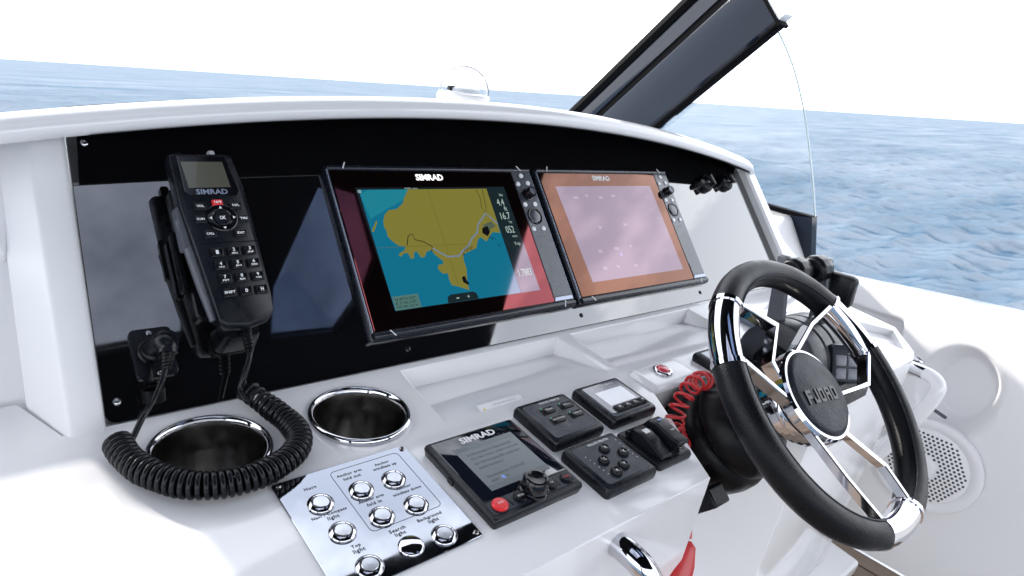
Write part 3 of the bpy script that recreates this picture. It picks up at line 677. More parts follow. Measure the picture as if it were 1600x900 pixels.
    for s_ in (-.1895,-.1225): obj('ear', MB().slab(s_-.003,s_+.003,.085,.150,[(0,-.006),(0,.006),(.001,.008)],.002,3), BLK, c, Mc)
    obj('base_plug', MB().slab(-.172,-.128,.018,.046,[(0,-.010),(.003,.012),(.006,.024)],.008,4), BLK, c, Mc)
handset()

def cable():
    t = thing('coiled_cable', 'black coiled handset cable lying round the left cup holder', 'cable', WORLD, tuple(cw(-.2,-.1,0)))
    Mi = t.matrix_world.inverted()
    up = CONS.to_3x3() @ Vector((0,0,1))
    pts = [pw(-.1518,.004,.034), pw(-.1560,-.006,.0345), pw(-.1625,-.0195,.031), pw(-.1668,-.0300,.0265), cw(-.1640,-.030,.0170), cw(-.158,-.0245,.0165)]
    obj('lead', MB().sweep(chain(pts, 10), .0027, 10), CABLE, t, Mi, smooth=60)
    cp = [(-.1590,-.006,.0150),(-.1545,-.0170,.0140),(-.1480,-.040,.0135),(-.1417,-.0620,.013),(-.1390,-.0817,.013),(-.1420,-.1012,.013),(-.1571,-.1178,.013),(-.181,-.1281,.013),(-.2034,-.1307,.013),(-.2313,-.1243,.013),(-.2514,-.1094,.013),(-.267,-.0875,.013),(-.2750,-.0640,.013),(-.2775,-.0426,.0135)]
    path = chain([cw(*p) for p in cp], 24)
    L = [0]
    for i in range(1, len(path)): L.append(L[-1]+(path[i]-path[i-1]).length)
    tot = L[-1]; hel = []; ph = 0; s = 0; i = 0; step = .00034
    while s < tot:
        while i < len(L)-2 and L[i+1] < s: i += 1
        f = (s-L[i])/(L[i+1]-L[i]); p = path[i].lerp(path[i+1], f); tg = (path[i+1]-path[i]).normalized()
        u = (up - tg*up.dot(tg)).normalized(); v = tg.cross(u)
        loose = max(0., 1 - s/.075); pitch = .0056 + .0042*loose
        rad = .0098 - .0012*loose + .0003*math.sin(s*180)
        hel.append(p + u*(rad*math.cos(ph)) + v*(rad*math.sin(ph)))
        ph += 2*math.pi*step/pitch; s += step
    obj('coil', MB().sweep(hel, .0025, 7), CABLE, t, Mi, smooth=70)
    pts = [cw(-.270,-.048,.010), cw(-.2635,-.039,.013), cw(-.2535,-.026,.021), pw(-.2405,-.022,.0215), pw(-.2315,-.007,.0235), pw(-.2262,.006,.0235)]
    obj('tail', MB().sweep(chain(pts, 10), .0027, 10), CABLE, t, Mi, smooth=60)
cable()

def socket():
    s = thing('cable_socket', 'square black socket plate with angled plug below left of the handset', 'socket', PANEL, (-.2263,.030,-.012))
    M = Matrix.Translation((.2263,-.030,.012))
    obj('plate', MB().slab(-.2450,-.2078,.0048,.0548,[(0,-.012),(0,-.0085),(.0012,-.0072)],.005,4), CHAR, s, M)
    for x, y in ((-.2275,.0498),(-.2245,.0085)): sc = screw(s, 0,0,0, .0028); sc.matrix_local = M @ T(x, y, -.0073)
    obj('collar', MB().lathe([(.0135,-.0075),(.0135,-.003),(.0118,-.0015),(.0118,.006),(.0095,.0075)], 24, M=T(-.2280,.0300)), BLK, s, M)
    e = obj('plug', MB().sweep(chain([(-.2280,.0300,.004),(-.2262,.0308,.016),(-.2235,.0300,.0235),(-.2215,.0240,.0265),(-.2225,.0180,.0265)], 6), [.0092]*12+[.0095]*8+[.0088]*5, 16), CHAR, s, M, smooth=60)
    obj('plug_cap', MB().lathe([(.0098,-.003),(.0104,.002),(.0092,.0058),(.0004,.0066)], 24, M=T(-.2205,.0310,.0235) @ Matrix.Rotation(R(-22), 4, 'X') @ Matrix.Rotation(R(14), 4, 'Y')), CHAR, s, M, smooth=50)
    obj('relief', MB().sweep([(-.2222,.020,.0262),(-.2240,.012,.0255),(-.2262,.004,.0240)], [.0066,.0056,.0040], 12), RUB, s, M, smooth=60)
    for k in range(5): obj('relief_rib', MB().lathe([(.0050,-.0007),(.0070-.0004*k,0),(.0050,.0007)], 14, M=T(-.2225-.0007*k,.0185-.0030*k,.0262-.0004*k) @ Matrix.Rotation(R(97), 4, 'X')), RUB, s, M)
    obj('cap_strap', MB().sweep(chain([(-.2330,.022,-.002),(-.2345,.010,.000),(-.2350,.000,-.001)], 5), .0026, 8), RUB, s, M)
    obj('dust_cap', MB().lathe([(.0072,-.009),(.0105,-.009),(.0105,.004),(.0080,.004),(.0074,-.004)], 24, M=T(-.2352,-.0100,-.001) @ Matrix.Rotation(R(-58), 4, 'X'), cap0=True, cap1=True), RUB, s, M, smooth=40)
socket()

# ------------------------------------------------------------------ cup holders
def cup(x, v, label):
    c = thing('cup_holder', label, 'cup holder', CONS, (x,v,0), Matrix.Rotation(R(-3.2), 4, 'X'), 'steel cup holders in the console')
    prof = [(.0522,-.0035),(.0528,-.001),(.0529,.0012),(.0520,.0036),(.0500,.0048),(.0480,.0040),(.0465,.0018),(.0457,-.001)]
    obj('rim', MB().lathe(prof, 72, cap0=False, cap1=False), CHROME, c, smooth=60)
    obj('liner', MB().lathe([(.0458,-.0005),(.0446,-.006),(.0425,-.030),(.0405,-.072),(.0375,-.0765),(.0345,-.077),(.0335,-.0745),(.012,-.074),(.0005,-.074)], 72, cap0=False), STEEL, c, smooth=50)
cup(-.209, -.068, 'steel cup holder ringed by the coiled cable')
cup(-.0635, -.0715, 'open steel cup holder right of the coiled cable')

# ------------------------------------------------------------------ mirror steel switch plate
def switch_plate():
    x0, x1, y0, y1 = -.1815, -.0495, -.2665, -.1345
    s = thing('switch_plate', 'mirror polished steel plate with eight round push buttons', 'switch panel', CONS, ((x0+x1)/2,(y0+y1)/2,.0003))
    M = Matrix.Translation((-(x0+x1)/2,-(y0+y1)/2,-.0003))
    obj('plate', MB().slab(x0,x1,y0,y1,[(0,.0004),(0,.0016),(.0005,.0021)],.003,4), PLATEM, s, M)
    for x, y in ((-.1767,-.1392),(-.0542,-.1392),(-.0542,-.2618),(-.1767,-.2618)):
        c = screw(s,0,0,0,.0026,STEEL); c.matrix_local = M @ T(x, y, .0021)
    fr = rrect(-.1316,-.0612,-.2212,-.1412,.005,5); fr2 = rrect(-.1311,-.0617,-.2207,-.1417,.0046,5)
    n = len(fr); mb = MB(); mb.v = [(x,y,.00225) for x,y in fr] + [(x,y,.00225) for x,y in fr2]; mb.f = [(i,(i+1)%n,n+(i+1)%n,n+i) for i in range(n)]
    obj('engraved_frame', mb, DARKPR, s, M, smooth=0)
    btn = [(-.1541,-.174),(-.1522,-.2105),(-.150,-.2515),(-.1163,-.1742),(-.0837,-.1741),(-.1158,-.2098),(-.0825,-.2108),(-.0805,-.2517)]
    ring = MB().lathe([(.0112,0),(.0114,.0010),(.0109,.0020),(.0088,.0034),(.0083,.0036),(.0079,.0030)], 40, cap1=False).mesh('bezel', 40)
    gap = MB().lathe([(.0081,.0029),(.0064,.0029)], 32, cap0=False, cap1=False).mesh('gap')
    cap = MB().lathe([(.0067,.002),(.0067,.0034),(.0063,.0038),(.0004,.0040)], 32).mesh('cap', 40)
    for x, y in btn:
        b = link('push_button', ring, CHROME, s, M @ T(x, y, .0021)); link('gap', gap, BLKG, b); link('button_cap', cap, CAPM, b)
    obj('push_button', MB().lathe([(.0108,0),(.0110,.0012),(.0102,.0022),(.0090,.0028),(.0004,.0034)], 40), CHROME, s, M @ T(-.1112,-.2490,.0021), smooth=50)
    words = [('Horn',-.1537,-.1520,.0115),('Navi / Compass',-.1523,-.1871,.0330),('light',-.1511,-.1922,.0108),('Top',-.1492,-.2280,.0085),('light',-.1490,-.2332,.0108),('Anchor arm',-.1154,-.1489,.0260),('fold out',-.1153,-.1547,.0180),('Anchor',-.0822,-.1492,.0160),('windlass up',-.0819,-.1550,.0262),('Anchor arm',-.1135,-.1864,.0260),('fold in',-.1134,-.1921,.0150),('Anchor',-.0805,-.1861,.0160),('windlass down',-.0803,-.1918,.0310),('Search',-.1116,-.2276,.0160),('light',-.1114,-.2332,.0108),('Background',-.0795,-.2280,.0260),('light',-.0787,-.2332,.0108)]
    for wd, x, y, wl in words:
        o = text(s, wd, wl*.93, 0, 0, 0, 0, DARKPR, bold=.018, sp=1.12); o.matrix_local = M @ T(x, y, .0023)
switch_plate()

# ------------------------------------------------------------------ radio control head
def radio_head():
    x0, x1, y0, y1 = -.0392, .0728, -.2672, -.1518
    s = thing('radio_control_head', 'square black radio unit with grey text screen, knob and red button', 'radio', CONS, ((x0+x1)/2,(y0+y1)/2,0))
    M = Matrix.Translation((-(x0+x1)/2,-(y0+y1)/2,0))
    def part(nm, mb, m, par=None, **k): return obj(nm, mb, m, par or s, M if par is None else None, **k)
    part('case', MB().slab(x0,x1,y0,y1,[(.002,.0),(.001,.004),(0,.008),(.0008,.0105),(.0022,.0118)],.004,4), CHAR)
    part('front_glass', MB().slab(-.0335,.0690,-.2440,-.1550,[(0,.010),(0,.0120),(.0006,.0124)],.002,3), mat('radio_glass', (.006,.008,.014), .06, coat=.6, var=(40,.04)))
    sc = part('screen', flat([(-.0185,-.1723),(.0555,-.1723),(.0555,-.2354),(-.0185,-.2354)], .0125), LCDG, smooth=0)
    ln = mat('lcd_ink', (.030,.040,.050), .3)
    z = .0126
    def tx(a, wd, ht, x, y, m=ln, b=0.): o = text(s, a, wd, ht, 0,0,0, m, bold=b); o.matrix_local = M @ T(x, y, z); return o
    tx('SIMRAD', .0440, .0088, .0182, -.1642, WHITEP, .035)
    part('screen_bar', flat([(-.0185,-.1723),(.0555,-.1723),(.0555,-.1790),(-.0185,-.1790)], .01256), mat('lcd_bar', (.060,.078,.085), .22, coat=.15), smooth=0)
    part('screen_bar', flat([(-.0185,-.2285),(.0555,-.2285),(.0555,-.2354),(-.0185,-.2354)], .01256), mat('lcd_bar'), smooth=0)
    tx('Status', .012, .0030, -.009, -.1758)
    for k, (a, wl) in enumerate((('In the event of distress lift',.056),('the red cover, press and hold',.060),('for three seconds until the',.056),('alarm is heard',.030),('',0),('Received at 12:04:18',.046),('AIS  NM',.022))):
        if a: tx(a, wl, .0036, -.0105+wl/2, -.1850-.0066*k)
    part('cursor', flat(circ(.004,-.2247,.0026,12), .0127), mat('lcd_blue', (.12,.22,.60), .2, coat=.4), smooth=0)
    part('key_bank', MB().slab(-.0355,.0700,-.2620,-.2450,[(0,.010),(.0006,.0124)],.003,3), CHARL)
    k1 = MB().lathe([(.0070,0),(.0070,.0016),(.0060,.0026),(.0004,.0030)], 24)
    part('distress_key', MB().lathe([(.0078,.0118),(.0078,.0140),(.0066,.0152),(.0004,.0156)], 28, M=T(-.0232,-.2530)), REDP)
    o = tx('SOS', .0060, .0022, -.0232, -.2530, WHITEP); o.matrix_local = M @ T(-.0232,-.2530,.0160)
    for x in (-.0110,.0480): part('slot', MB().slab(x-.0012,x+.0012,-.2585,-.2465,[(0,.0118),(.0002,.0128)],.001,2), BLKG)
    for x, a, m_ in ((.0005,'MENU',WHITEP),(.0385,'WX',WHITEP),(.0600,'H/L',REDP)):
        part('key', MB().lathe([(.0066,.0118),(.0066,.0136),(.0056,.0146),(.0004,.0149)], 24, M=T(x,-.2535)), BLK)
        o = tx(a, .0072, .0026, x, -.2535, m_); o.matrix_local = M @ T(x,-.2535,.0153)
    kn = part('knob', MB().lathe([(.0142,.0118),(.0142,.0150),(.0128,.0158),(.0128,.0250),(.0112,.0275),(.0090,.0278),(.0078,.0265),(.0004,.0260)], 40, M=T(.0184,-.2520)), BLKG, smooth=40)
    for dx_ in (0,): part('case_notch', MB().box(x0-.0009,x0+.0004,-.205,-.197,.002,.007), BLKG)
radio_head()

# ------------------------------------------------------------------ the four small square instruments
def module(name, label, cat, x0, x1, y0, y1, face=CHARL, h=.0125):
    s = thing(name, label, cat, CONS, ((x0+x1)/2,(y0+y1)/2,0))
    M = Matrix.Translation((-(x0+x1)/2,-(y0+y1)/2,0)); s['_'] = 0; del s['_']
    obj('housing', MB().slab(x0,x1,y0,y1,[(.0008,0),(0,.003),(0,h-.004),(.0016,h-.0008),(.0034,h)],.005,5), CHAR, s, M)
    obj('face', MB().slab(x0+.0060,x1-.0060,y0+.0060,y1-.0060,[(0,h-.001),(0,h+.0003),(.0006,h+.0008)],.004,4), face, s, M)
    return s, M
def modules():
    # four key panel
    s, M = module('four_key_switch', 'square black panel with four rectangular keys beside the warning sticker', 'switch panel', .0885, .1675, -.2095, -.1375)
    o = text(s, 'VOLVO PENTA', .0320, .0034, 0,0,0, WHITEP, bold=.02); o.matrix_local = M @ T(.1352,-.1470,.0136)
    kb = MB().slab(-.0098,.0098,-.0056,.0056,[(0,0),(.0004,.0014),(.0014,.0021)],.0014,3).mesh('key')
    bz = MB().slab(-.0112,.0112,-.0070,.0070,[(0,0),(.0006,.0006)],.002,3).mesh('key_surround')
    led = mat('key_led', (.05,.35,.20), .4, emit=(.06,.4,.25), estr=.15)
    for (x, y), a in zip(((.1206,-.1608),(.1490,-.1612),(.1195,-.1785),(.1490,-.1785)), ('TRIM','FILL','SHUTTER','DRAIN')):
        k = link('key', bz, BLKG, s, M @ T(x, y, .0131)); link('key_top', kb, BLK, k)
        o = text(s, a, .0026*len(a), .0026, 0,0,0, WHITEP); o.matrix_local = M @ T(x+.001, y, .0154)
        obj('led', MB().lathe([(.0009,.002),(.0007,.0026)], 10), led, k, T(-.0078,.0036))
    fr = [(.1040,-.1535),(.1640-.0005,-.1535),(.1625,-.1895),(.1560,-.1990),(.1200,-.1990),(.1040,-.1870)]
    obj('raised_line', line(fr+[fr[0]], .0006, .0137), mat('face_line', (.09,.10,.14), .4), s, M, smooth=0)
    # engine display
    s, M = module('engine_display', 'square black display with pale screen and four keys, rearmost of the group', 'display', .1830, .2640, -.2085, -.1370)
    fg = obj('front_glass', MB().slab(.1920,.2560,-.1975,-.1435,[(0,.0125),(.0005,.0138)],.003,3), mat('engine_glass', (.05,.06,.10), .12, coat=.6), s, M)
    obj('screen', flat([(.2020,-.1575),(.2500,-.1575),(.2500,-.1850),(.2020,-.1850)], .0140), LCDW, s, M, smooth=0)
    o = text(s, 'VOLVO PENTA', .0345, .0034, 0,0,0, WHITEP, bold=.02); o.matrix_local = M @ T(.2283,-.1482,.0140)
    obj('key_bar', MB().slab(.2000,.2575,-.1978,-.1866,[(0,.0130),(.0006,.0150),(.0016,.0157)],.0035,4), BLK, s, M)
    for x, a in zip((.2079,.2218,.2356,.2500), ('o','<','>','+')):
        obj('key', MB().slab(x-.0055,x+.0055,-.1966,-.1878,[(0,.0154),(.0006,.0166),(.0014,.0169)],.002,3), CHAR, s, M)
        o = text(s, a, .0030, .0030, 0,0,0, WHITEP, bold=.03); o.matrix_local = M @ T(x, -.1922, .0171)
    # five button panel
    s, M = module('docking_panel', 'square black panel with five round buttons nearest the console edge', 'switch panel', .0868, .1655, -.2875, -.2185)
    o = text(s, 'VOLVO PENTA', .0320, .0034, 0,0,0, WHITEP, bold=.02); o.matrix_local = M @ T(.1330,-.2275,.0136)
    rb = MB().lathe([(.0062,0),(.0062,.0020),(.0054,.0032),(.0045,.0034),(.0036,.0028),(.0004,.0027)], 24).mesh('round_key')
    for (x, y), a in zip(((.1315,-.2390),(.1465,-.2525),(.1160,-.2525),(.1308,-.2668),(.1150,-.2710)), ('^','(','C','v','A')):
        link('round_key', rb, BLK, s, M @ T(x, y, .0131)); o = text(s, a, .0034, .0036, 0,0,0, WHITEP, bold=.02); o.matrix_local = M @ T(x, y, .0163)
    dot = MB().lathe([(.0006,0),(.0005,.0002)], 8).mesh('indicator_dot')
    for k in range(6):
        link('indicator_dot', dot, WHITEP, s, M @ T(.1015+.0006*k, -.2400-.0058*k, .0134)); link('indicator_dot', dot, WHITEP, s, M @ T(.1560, -.2330-.0062*k, .0134))
    # twin lever control
    x0, x1, y0, y1 = .1750, .2370, -.2835, -.2185
    s = thing('trim_lever_control', 'black twin rocker lever control nearest the steering column', 'lever control', CONS, ((x0+x1)/2,(y0+y1)/2,0)); M = Matrix.Translation((-(x0+x1)/2,-(y0+y1)/2,0))
    obj('base', MB().slab(x0,x1,y0,y1,[(.0005,0),(0,.004),(.0015,.0066),(.0040,.0074)],.006,5), CHAR, s, M)
    obj('well', MB().slab(x0+.006,x1-.006,y0+.006,y1-.006,[(0,.0070),(.001,.0076)],.004,4), BLKG, s, M)
    def rocker(xa, xb, lift, m):
        prof = [(-.2265,.0070),(-.2275,.0150),(-.2335,.0195+lift),(-.2445,.0215+lift),(-.2560,.0195+lift),(-.2680,.0145+lift*1.6),(-.2770,.0120+lift*2),(-.2780,.0085+lift*2),(-.2700,.0070)]
        a = [(xa+.0015,y,z) for y,z in prof]; a2 = [(xa,y,z-.001) for y,z in prof]; b2 = [(xb,y,z-.001) for y,z in prof]; b = [(xb-.0015,y,z) for y,z in prof]
        return obj('rocker', MB().rings([a2,a,b,b2]), m, s, M, smooth=35, bevel=.0012)
    rocker(.1830,.2020,.0005,CHAR); rocker(.2075,.2270,.0060,CHAR)
    obj('hinge', MB().sweep([(.1795,-.2305,.0118),(.2310,-.2305,.0118)], .0036, 12), BLK, s, M, smooth=60)
    obj('label_tile', MB().slab(.1880,.1965,-.2475,-.2405,[(0,.0208),(.0002,.0224)],.0008,2), mat('label_tile', (.62,.62,.64), .4), s, M)
    obj('label_mark', flat([(.2130,-.2400),(.2215,-.2395),(.2205,-.2425),(.2135,-.2430)], .0283), mat('label_blue', (.10,.20,.42), .4), s, M, smooth=0)
    o = text(s, 'TRIM', .0070, .0022, 0,0,0, WHITEP); o.matrix_local = M @ T(.2172,-.2600,.0278)
modules()

# warning sticker on the tray floor
st = thing('warning_sticker', 'white warning sticker with yellow triangle on the tray floor', 'sticker', CONS, (.094,-.116,-.0002), Matrix.Rotation(R(15), 4, 'X'))
obj('film', MB().slab(-.0335,.0325,-.0085,.0080,[(0,.0003),(.0001,.0006)],.001,2), PAPER, st)
mb = MB(); a_, b_ = rrect(-.0328,.0318,-.0078,.0073,.001,2), rrect(-.0325,.0315,-.0075,.0070,.001,2); n_ = len(a_)
mb.v = [(x,y,.0007) for x,y in a_]+[(x,y,.0007) for x,y in b_]; mb.f = [(i,(i+1)%n_,n_+(i+1)%n_,n_+i) for i in range(n_)]; obj('border', mb, GREYPR, st, smooth=0)
obj('warning_triangle', flat([(-.0310,-.0058),(-.0225,-.0058),(-.0267,.0025)], .0007), YEL, st, smooth=0)
text(st, '!', .0008, .0040, -.0267, -.0028, .0008, DARKPR); text(st, 'IMPORTANT NOTICE', .034, .0028, .004, .0030, .0007, GREYPR); text(st, 'Instructions aboard', .036, .0026, .006, -.0048, .0007, GREYPR)

# red illuminated push button
rbn = thing('red_push_button', 'red domed push button in a steel ring next to the steering column', 'button', CONS, (.352,-.1480,.0066))
obj('bezel', MB().lathe([(.0138,0),(.0140,.0016),(.0132,.0034),(.0112,.0044),(.0100,.0042),(.0094,.0030)], 40, cap1=False), CHROME, rbn, smooth=50)
obj('cap', MB().lathe([(.0095,.001),(.0094,.0044),(.0080,.0060),(.0045,.0068),(.0004,.0070)], 36), REDB, rbn, smooth=50)

# small display half hidden behind the wheel
s, M = module('trim_display', 'small black display half hidden behind the steering wheel rim', 'display', .4400, .5150, -.1850, -.1345)
obj('screen', flat([(.4500,-.1425),(.5060,-.1425),(.5060,-.1760),(.4500,-.1760)], .0135), mat('dim_screen', (.16,.19,.26), .12, coat=.7), s, M, smooth=0)

# ------------------------------------------------------------------ key switches on the panel
for kx, kv, lab in ((.846,.2120,'black key switch with turned tab, left of the pair at the panel top right'), (.925,.2145,'round black key switch beside the right end of the panel')):
    k = thing('key_switch', lab, 'key switch', PANEL, (kx,kv,-.012), group='key switches at the right end of the panel')
    obj('bezel', MB().lathe([(.0200,0),(.0200,.006),(.0180,.010),(.0140,.012),(.0125,.010)], 32, cap1=False), BLK, k, smooth=40)
    obj('barrel', MB().lathe([(.0125,.002),(.0125,.013),(.0112,.015),(.0004,.015)], 28), BLKG, k, smooth=40)
    obj('key_tab', MB().slab(-.0032,.0032,-.0135 if kx < .9 else -.010,.0110,[(0,.014),(0,.024),(.001,.026)],.002,3), BLK, k, T(0,0,0,R(12)))
    obj('collar', MB().lathe([(.0060,.0145),(.0060,.017),(.0045,.018)], 16), SCREW, k)
    obj('wing', MB().slab(-.034 if kx < .9 else -.026,-.012,-.010,.006,[(0,.0),(.002,.012),(.004,.016)],.005,4), BLK, k)

# ------------------------------------------------------------------ compass dome on the hood
cd = thing('compass', 'clear domed compass standing on top of the white hood', 'compass', WORLD, (.262,.222,.2815))
obj('base', MB().lathe([(.041,-.014),(.041,-.002),(.0400,.001),(.0375,.003)], 40), GEL, cd, smooth=50)
sph = [(.0385*math.cos(R(a)), .004+.0385*math.sin(R(a))) for a in range(0, 90, 6)] + [(.0004,.0425)]
dm = obj('dome', MB().lathe(sph, 48, cap0=False), clear_glass('dome_glass', (.97,.975,.985), ior=1.12), cd, smooth=60)
arc = [(.0388*math.cos(R(a))*math.cos(R(-47)), .0388*math.cos(R(a))*math.sin(R(-47)), .004+.0388*math.sin(R(a))) for a in range(0, 181, 8)]
obj('dome_rib', MB().sweep(arc, .0008, 6), mat('rib_grey', (.25,.27,.36), .3), cd)
obj('card', MB().lathe([(.026,.004),(.024,.010),(.008,.016),(.0004,.0165)], 32), mat('compass_card', (.62,.66,.70), .4), cd, smooth=50)
obj('lubber', MB().box(-.030,-.018,-.003,.003,.005,.012), CHAR, cd)
obj('pin', MB().sweep([(0,0,.012),(0,0,.040)], .0005, 6), GREYP, cd)

# ------------------------------------------------------------------ steering wheel
def wheel():
    s = thing('steering_wheel', 'black leather steering wheel with polished steel spokes', 'steering wheel', WHEEL)
    RM, rx, rz = .1575, .0168, .0178
    CL = ((142,14.5),(23.5,13.8),(-91,14.0))
    def arc(a0, a1, k=1.0, n=48, sec=20):
        rs = []
        for i in range(n+1):
            a = R(a0+(a1-a0)*i/n); rs.append([((RM+rx*k*math.cos(2*math.pi*j/sec))*math.cos(a), (RM+rx*k*math.cos(2*math.pi*j/sec))*math.sin(a), rz*k*math.sin(2*math.pi*j/sec)) for j in range(sec)])
        return MB().rings(rs)
    segs = ((142+14.5, 360-91-14.0), (-91+14.0, 23.5-13.8), (23.5+13.8, 142-14.5))
    for a0, a1 in segs:
        g = obj('leather_grip', arc(a0, a1, 1.0, 64), LEATH, s, smooth=60)
        seam = []
        for i in range(65):
            a = R(a0+(a1-a0)*i/64); q = R(128); seam.append(((RM+(rx+.0003)*math.cos(q))*math.cos(a), (RM+(rx+.0003)*math.cos(q))*math.sin(a), (rz+.0003)*math.sin(q)))
        obj('seam', MB().sweep(seam, .0011, 6), LEATH2, g, smooth=60)
    for c, hw in CL:
        k = obj('clamp', arc(c-hw, c+hw, .965, 20), CHROME, s, smooth=60)
        for e in (c-hw, c+hw):
            obj('collar', arc(e-1.1, e+1.1, 1.05, 3), CHROME, k, smooth=60)
    sp = [
        ([(-.1005,.1265),(-.0700,.1120),(-.0230,.0885),(-.0555,.0515),(-.0440,.0300)], [.017,.013,.006,-.003,-.010]),
        ([(-.1480,.0660),(-.1270,.0600),(-.0430,-.0040)], [.014,.011,-.009]),
        ([(.1350,.0990),(.1180,.0930),(.0560,.0775),(.0000,.0480)], [.017,.013,.005,-.009]),
        ([(.1560,.0290),(.1400,.0180),(.1080,-.0150),(.0380,-.0105)], [.016,.011,.005,-.009]),
        ([(-.0385,-.1570),(-.0390,-.1400),(-.0470,-.0890),(-.0420,-.0310)], [.014,.012,.004,-.010]),
        ([(.0340,-.1560),(.0350,-.1400),(.0430,-.1020),(.0150,-.0420)], [.014,.012,.004,-.009]),
    ]
    for k, (pts, zs) in enumerate(sp): obj('spoke', MB().ribbon(pts, .0064, zs, .0150 if k < 4 else .0105), CHROME, s, smooth=20)
    hb = obj('hub', MB().lathe([(.034,-.066),(.040,-.056),(.046,-.050),(.046,-.044),(.052,-.041),(.052,-.035),(.0555,-.032),(.0555,-.025),(.0540,-.022),(.0575,-.018),(.0575,-.008),(.0550,-.0045),(.0520,-.0040),(.0505,-.0060)], 64, cap1=False), CHROME, s, smooth=35)
    cap = obj('hub_cap', MB().lathe([(.0506,-.010),(.0506,-.0040),(.0490,-.0012),(.0450,.0002),(.0004,.0012)], 64), LEATH2, s, smooth=60)
    # embossed stencil lettering FJORD
    L = {'F': [(0,0,.26,1),(0,.78,.92,1),(.0,.38,.80,.60)], 'J': [(.62,.0,.90,1),(0,0,.90,.24),(0,0,.24,.40)],
         'O': [(0,0,.26,1),(.64,0,.90,1),(0,0,.90,.22),(0,.78,.90,1)], 'R': [(0,0,.26,1),(.10,.78,.90,1),(.64,.50,.90,1),(.10,.40,.90,.60),(.60,0,.88,.46)],
         'D': [(0,0,.26,1),(0,0,.80,.22),(0,.78,.80,1),(.62,.12,.90,.88)]}
    em = mat('emboss', (.007,.008,.010), .35)
    Mt = T(-.0035, -.0030, .0008, R(-6.2))
    for i, ch in enumerate('FJORD'):
        mb = MB()
        for q, (a, b, c, d) in enumerate(L[ch]):
            W_, H_ = .0122, .0165
            mb.box(-.0335+i*.0136+a*W_, -.0335+i*.0136+c*W_, (b-.5)*H_, (d-.5)*H_, -.001, .0013+.00007*q)
        obj('letter', mb, em, cap, Mt, smooth=0)
wheel()
def column():
    s = thing('steering_column', 'black rubber booted steering column behind the wheel', 'steering column', WHEEL, (0,0,-.3))
    M = Matrix.Translation((0,0,.3))
    obj('shaft', MB().lathe([(.030,-.060),(.032,-.070),(.036,-.095),(.040,-.11)], 32), BLK, s, M)
    obj('boot', MB().lathe([(.036,-.078),(.047,-.086),(.058,-.098),(.0655,-.112),(.0685,-.122),(.0672,-.127),(.0660,-.1285),(.0700,-.131),(.0745,-.142),(.0765,-.156),(.0755,-.170),(.0700,-.184),(.0660,-.188),(.0690,-.192),(.0715,-.205),(.0700,-.225),(.066,-.26),(.06,-.30)], 64), RUB, s, M, smooth=50)
    obj('switch_block', MB().box(-.098,-.066,-.074,-.050,-.180,-.135), BLK, s, M, bevel=.003)
column()

# ------------------------------------------------------------------ red coiled kill cord and its clip
def killcord():
    s = thing('kill_cord', 'red coiled kill cord looped over the black column boot', 'cord', WORLD, (.30,-.24,-.05)); Mi = s.matrix_world.inverted()
    path = chain([Vector(p) for p in ((.352,-.235,-.024),(.330,-.240,-.0135),(.306,-.243,-.0150),(.287,-.245,-.029),(.2775,-.247,-.050),(.283,-.249,-.072),(.298,-.252,-.092))], 24)
    hel = []; n = len(path); turns = 11; ph0 = .4
    for k in range(520):
        f = k/519*(n-1.001); i = int(f); p = path[i].lerp(path[i+1], f-i); tg = (path[i+1]-path[i]).normalized()
        u = Vector((0,-1,0)); u = (u-tg*u.dot(tg)).normalized(); v = tg.cross(u); a = ph0+2*math.pi*turns*k/519
        hel.append(p+u*(.0105*math.cos(a))+v*(.0105*math.sin(a)))
    obj('coil', MB().sweep(hel, .0019, 7), REDC, s, Mi, smooth=70)
    obj('tail', MB().sweep(chain([hel[-1],Vector((.3,-.262,-.11)),Vector((.272,-.275,-.125)),Vector((.245,-.290,-.14))], 8), .0019, 7), REDC, s, Mi, smooth=70)
    t = thing('safety_lanyard', 'red lanyard with flat red float hanging below the column', 'lanyard', WORLD, (.24,-.31,-.20)); Mi = t.matrix_world.inverted()
    obj('cord', MB().sweep(chain([Vector((.2520,-.302,-.098)),Vector((.2500,-.308,-.125)),Vector((.2480,-.314,-.148)),Vector((.2440,-.319,-.162))], 8), .0023, 7), REDC, t, Mi, smooth=70)
    pr = [(0,-.078),(.010,-.070),(.0135,-.045),(.0145,-.015),(.011,.006),(.004,.0135),(-.004,.0135),(-.011,.006),(-.0145,-.015),(-.0135,-.045),(-.010,-.070)]
    F = frame(Vector((.86,-.50,0)).normalized(), Vector((.42,.25,.72)).normalized(), Vector((.86,-.50,0)).normalized().cross(Vector((.42,.25,.72)).normalized()), (.2340,-.322,-.176))
    mb = MB().loftpoly(pr, [(.8,-.005),(1,-.003),(1,.003),(.8,.005)]); mb.v = [tuple(F @ Vector(p)) for p in mb.v]
    obj('float', mb, REDC, t, Mi, smooth=50)
killcord()

# chrome grab handle on the console front
def handle():
    s = thing('chrome_handrail', 'bent chrome tube handle on the white console front', 'handle', WORLD, (.09,-.36,-.1)); Mi = s.matrix_world.inverted()
    pts = [Vector(p) for p in ((.0790,-.318,-.088),(.0790,-.345,-.0885),(.0810,-.362,-.094),(.0880,-.372,-.110),(.1000,-.376,-.140),(.1130,-.376,-.185),(.124,-.376,-.25))]
    obj('tube', MB().sweep(chain(pts, 10), .0125, 28), CHROME, s, Mi, smooth=70)
    obj('foot', MB().lathe([(.0165,0),(.0165,.003),(.0135,.005)], 32, M=Matrix.Translation((.0790,-.3195,-.088)) @ Matrix.Rotation(R(90), 4, 'X')), CHROME, s, Mi)
handle()

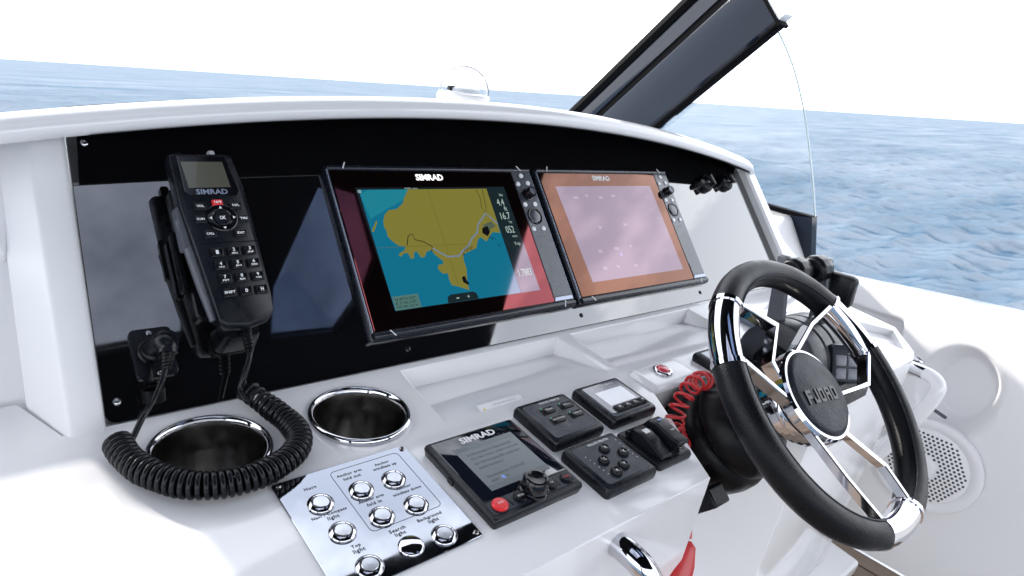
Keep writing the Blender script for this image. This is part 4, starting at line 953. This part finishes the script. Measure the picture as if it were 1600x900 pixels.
# ------------------------------------------------------------------ twin engine throttle
def throttle():
    s = thing('throttle_control', 'black twin throttle levers with silver keypad behind the steering wheel', 'throttle', WORLD, (.58,-.235,-.06)); Mi = s.matrix_world.inverted()
    def part(nm, mb, m, **k): return obj(nm, mb, m, s, Mi, **k)
    Mx = Matrix.Translation((.58,-.238,-.030)) @ Matrix.Rotation(R(90), 4, 'Y')      # lathe axis along x
    part('base', MB().slab(.500,.680,-.325,-.150,[(0,-.075),(0,-.045),(.004,-.038),(.010,-.036)],.012,5), CHAR)
    part('drum', MB().lathe([(.050,-.058),(.060,-.054),(.062,-.050),(.062,-.019),(.058,-.0165),(.058,-.0135),(.062,-.011),(.062,.011),(.058,.0135),(.058,.0165),(.062,.019),(.062,.050),(.060,.054),(.050,.058)], 56, M=Mx), mat('throttle_grey', (.022,.025,.033), .36, var=(60,.08)), smooth=35)
    e = part('end_disc', MB().lathe([(.0295,-.0610),(.0295,-.0590),(.0270,-.0625),(.0245,-.0615),(.0004,-.0612)], 40, M=Mx), BLKG, smooth=40)
    o = text(s, 'PENTA', .026, .008, 0,0,0, GREYPR, bold=.02); o.matrix_local = Mi @ frame((0,-1,0),(0,0,1),(-1,0,0),(.518,-.238,-.030))
    lev = mat('lever_grey', (.085,.09,.105), .34, var=(60,.08))
    for x, dy_ in ((.545,.020),(.612,-.012)):
        pr = [(-.013,-.0),(.013,0),(.011,.05),(.008,.115),(-.008,.115),(-.011,.05)]
        F = frame((0,-1,0),(0,.12,.99),(1,0,0),(x,-.238+dy_,.010))
        mb = MB().prism(pr, -.007, .007); mb.v = [tuple(F @ Vector(p)) for p in mb.v]; part('lever', mb, lev, bevel=.003)
    for x, y, z in ((.556,-.222,.103),(.600,-.232,.106)):
        part('knob', MB().lathe([(.010,-.0205),(.0165,-.0200),(.0205,-.0150),(.0210,-.004),(.0205,.010),(.0175,.0175),(.0140,.0205),(.006,.021)], 12, M=Matrix.Translation((x,y,z)) @ Matrix.Rotation(R(90), 4, 'Y')), BLK, smooth=28, bevel=.0015)
    part('knob', MB().slab(.612,.634,-.284,-.240,[(.003,.058),(0,.064),(0,.098),(.002,.103),(.006,.105)],.008,5), BLK)
    # silver keypad facing aft
    zc = Vector((-.50,-.78,.36)).normalized(); xc = Vector((0,0,1)).cross(zc).normalized(); F = frame(xc, zc.cross(xc), zc, (.598,-.318,-.014))
    def kp(nm, mb, m, **k): mb.v = [tuple(F @ Vector(p)) for p in mb.v]; return part(nm, mb, m, **k)
    kp('keypad', MB().slab(-.034,.034,-.026,.030,[(.004,-.028),(0,-.004),(.0015,0),(.003,.0006)],.006,4), CHARL)
    for i in range(3):
        for j in range(2): kp('key', MB().slab(-.0285+i*.0192,-.0115+i*.0192,-.0205+j*.0185,-.0045+j*.0185,[(0,.0004),(.0006,.0024),(.0016,.0030)],.002,3), mat('keypad_key', (.22,.23,.27), .34))
    part('lever_screen', MB().slab(.665,.790,-.185,-.095,[(0,-.06),(0,-.030),(.003,-.026)],.004,3), mat('dim_screen'))
throttle()
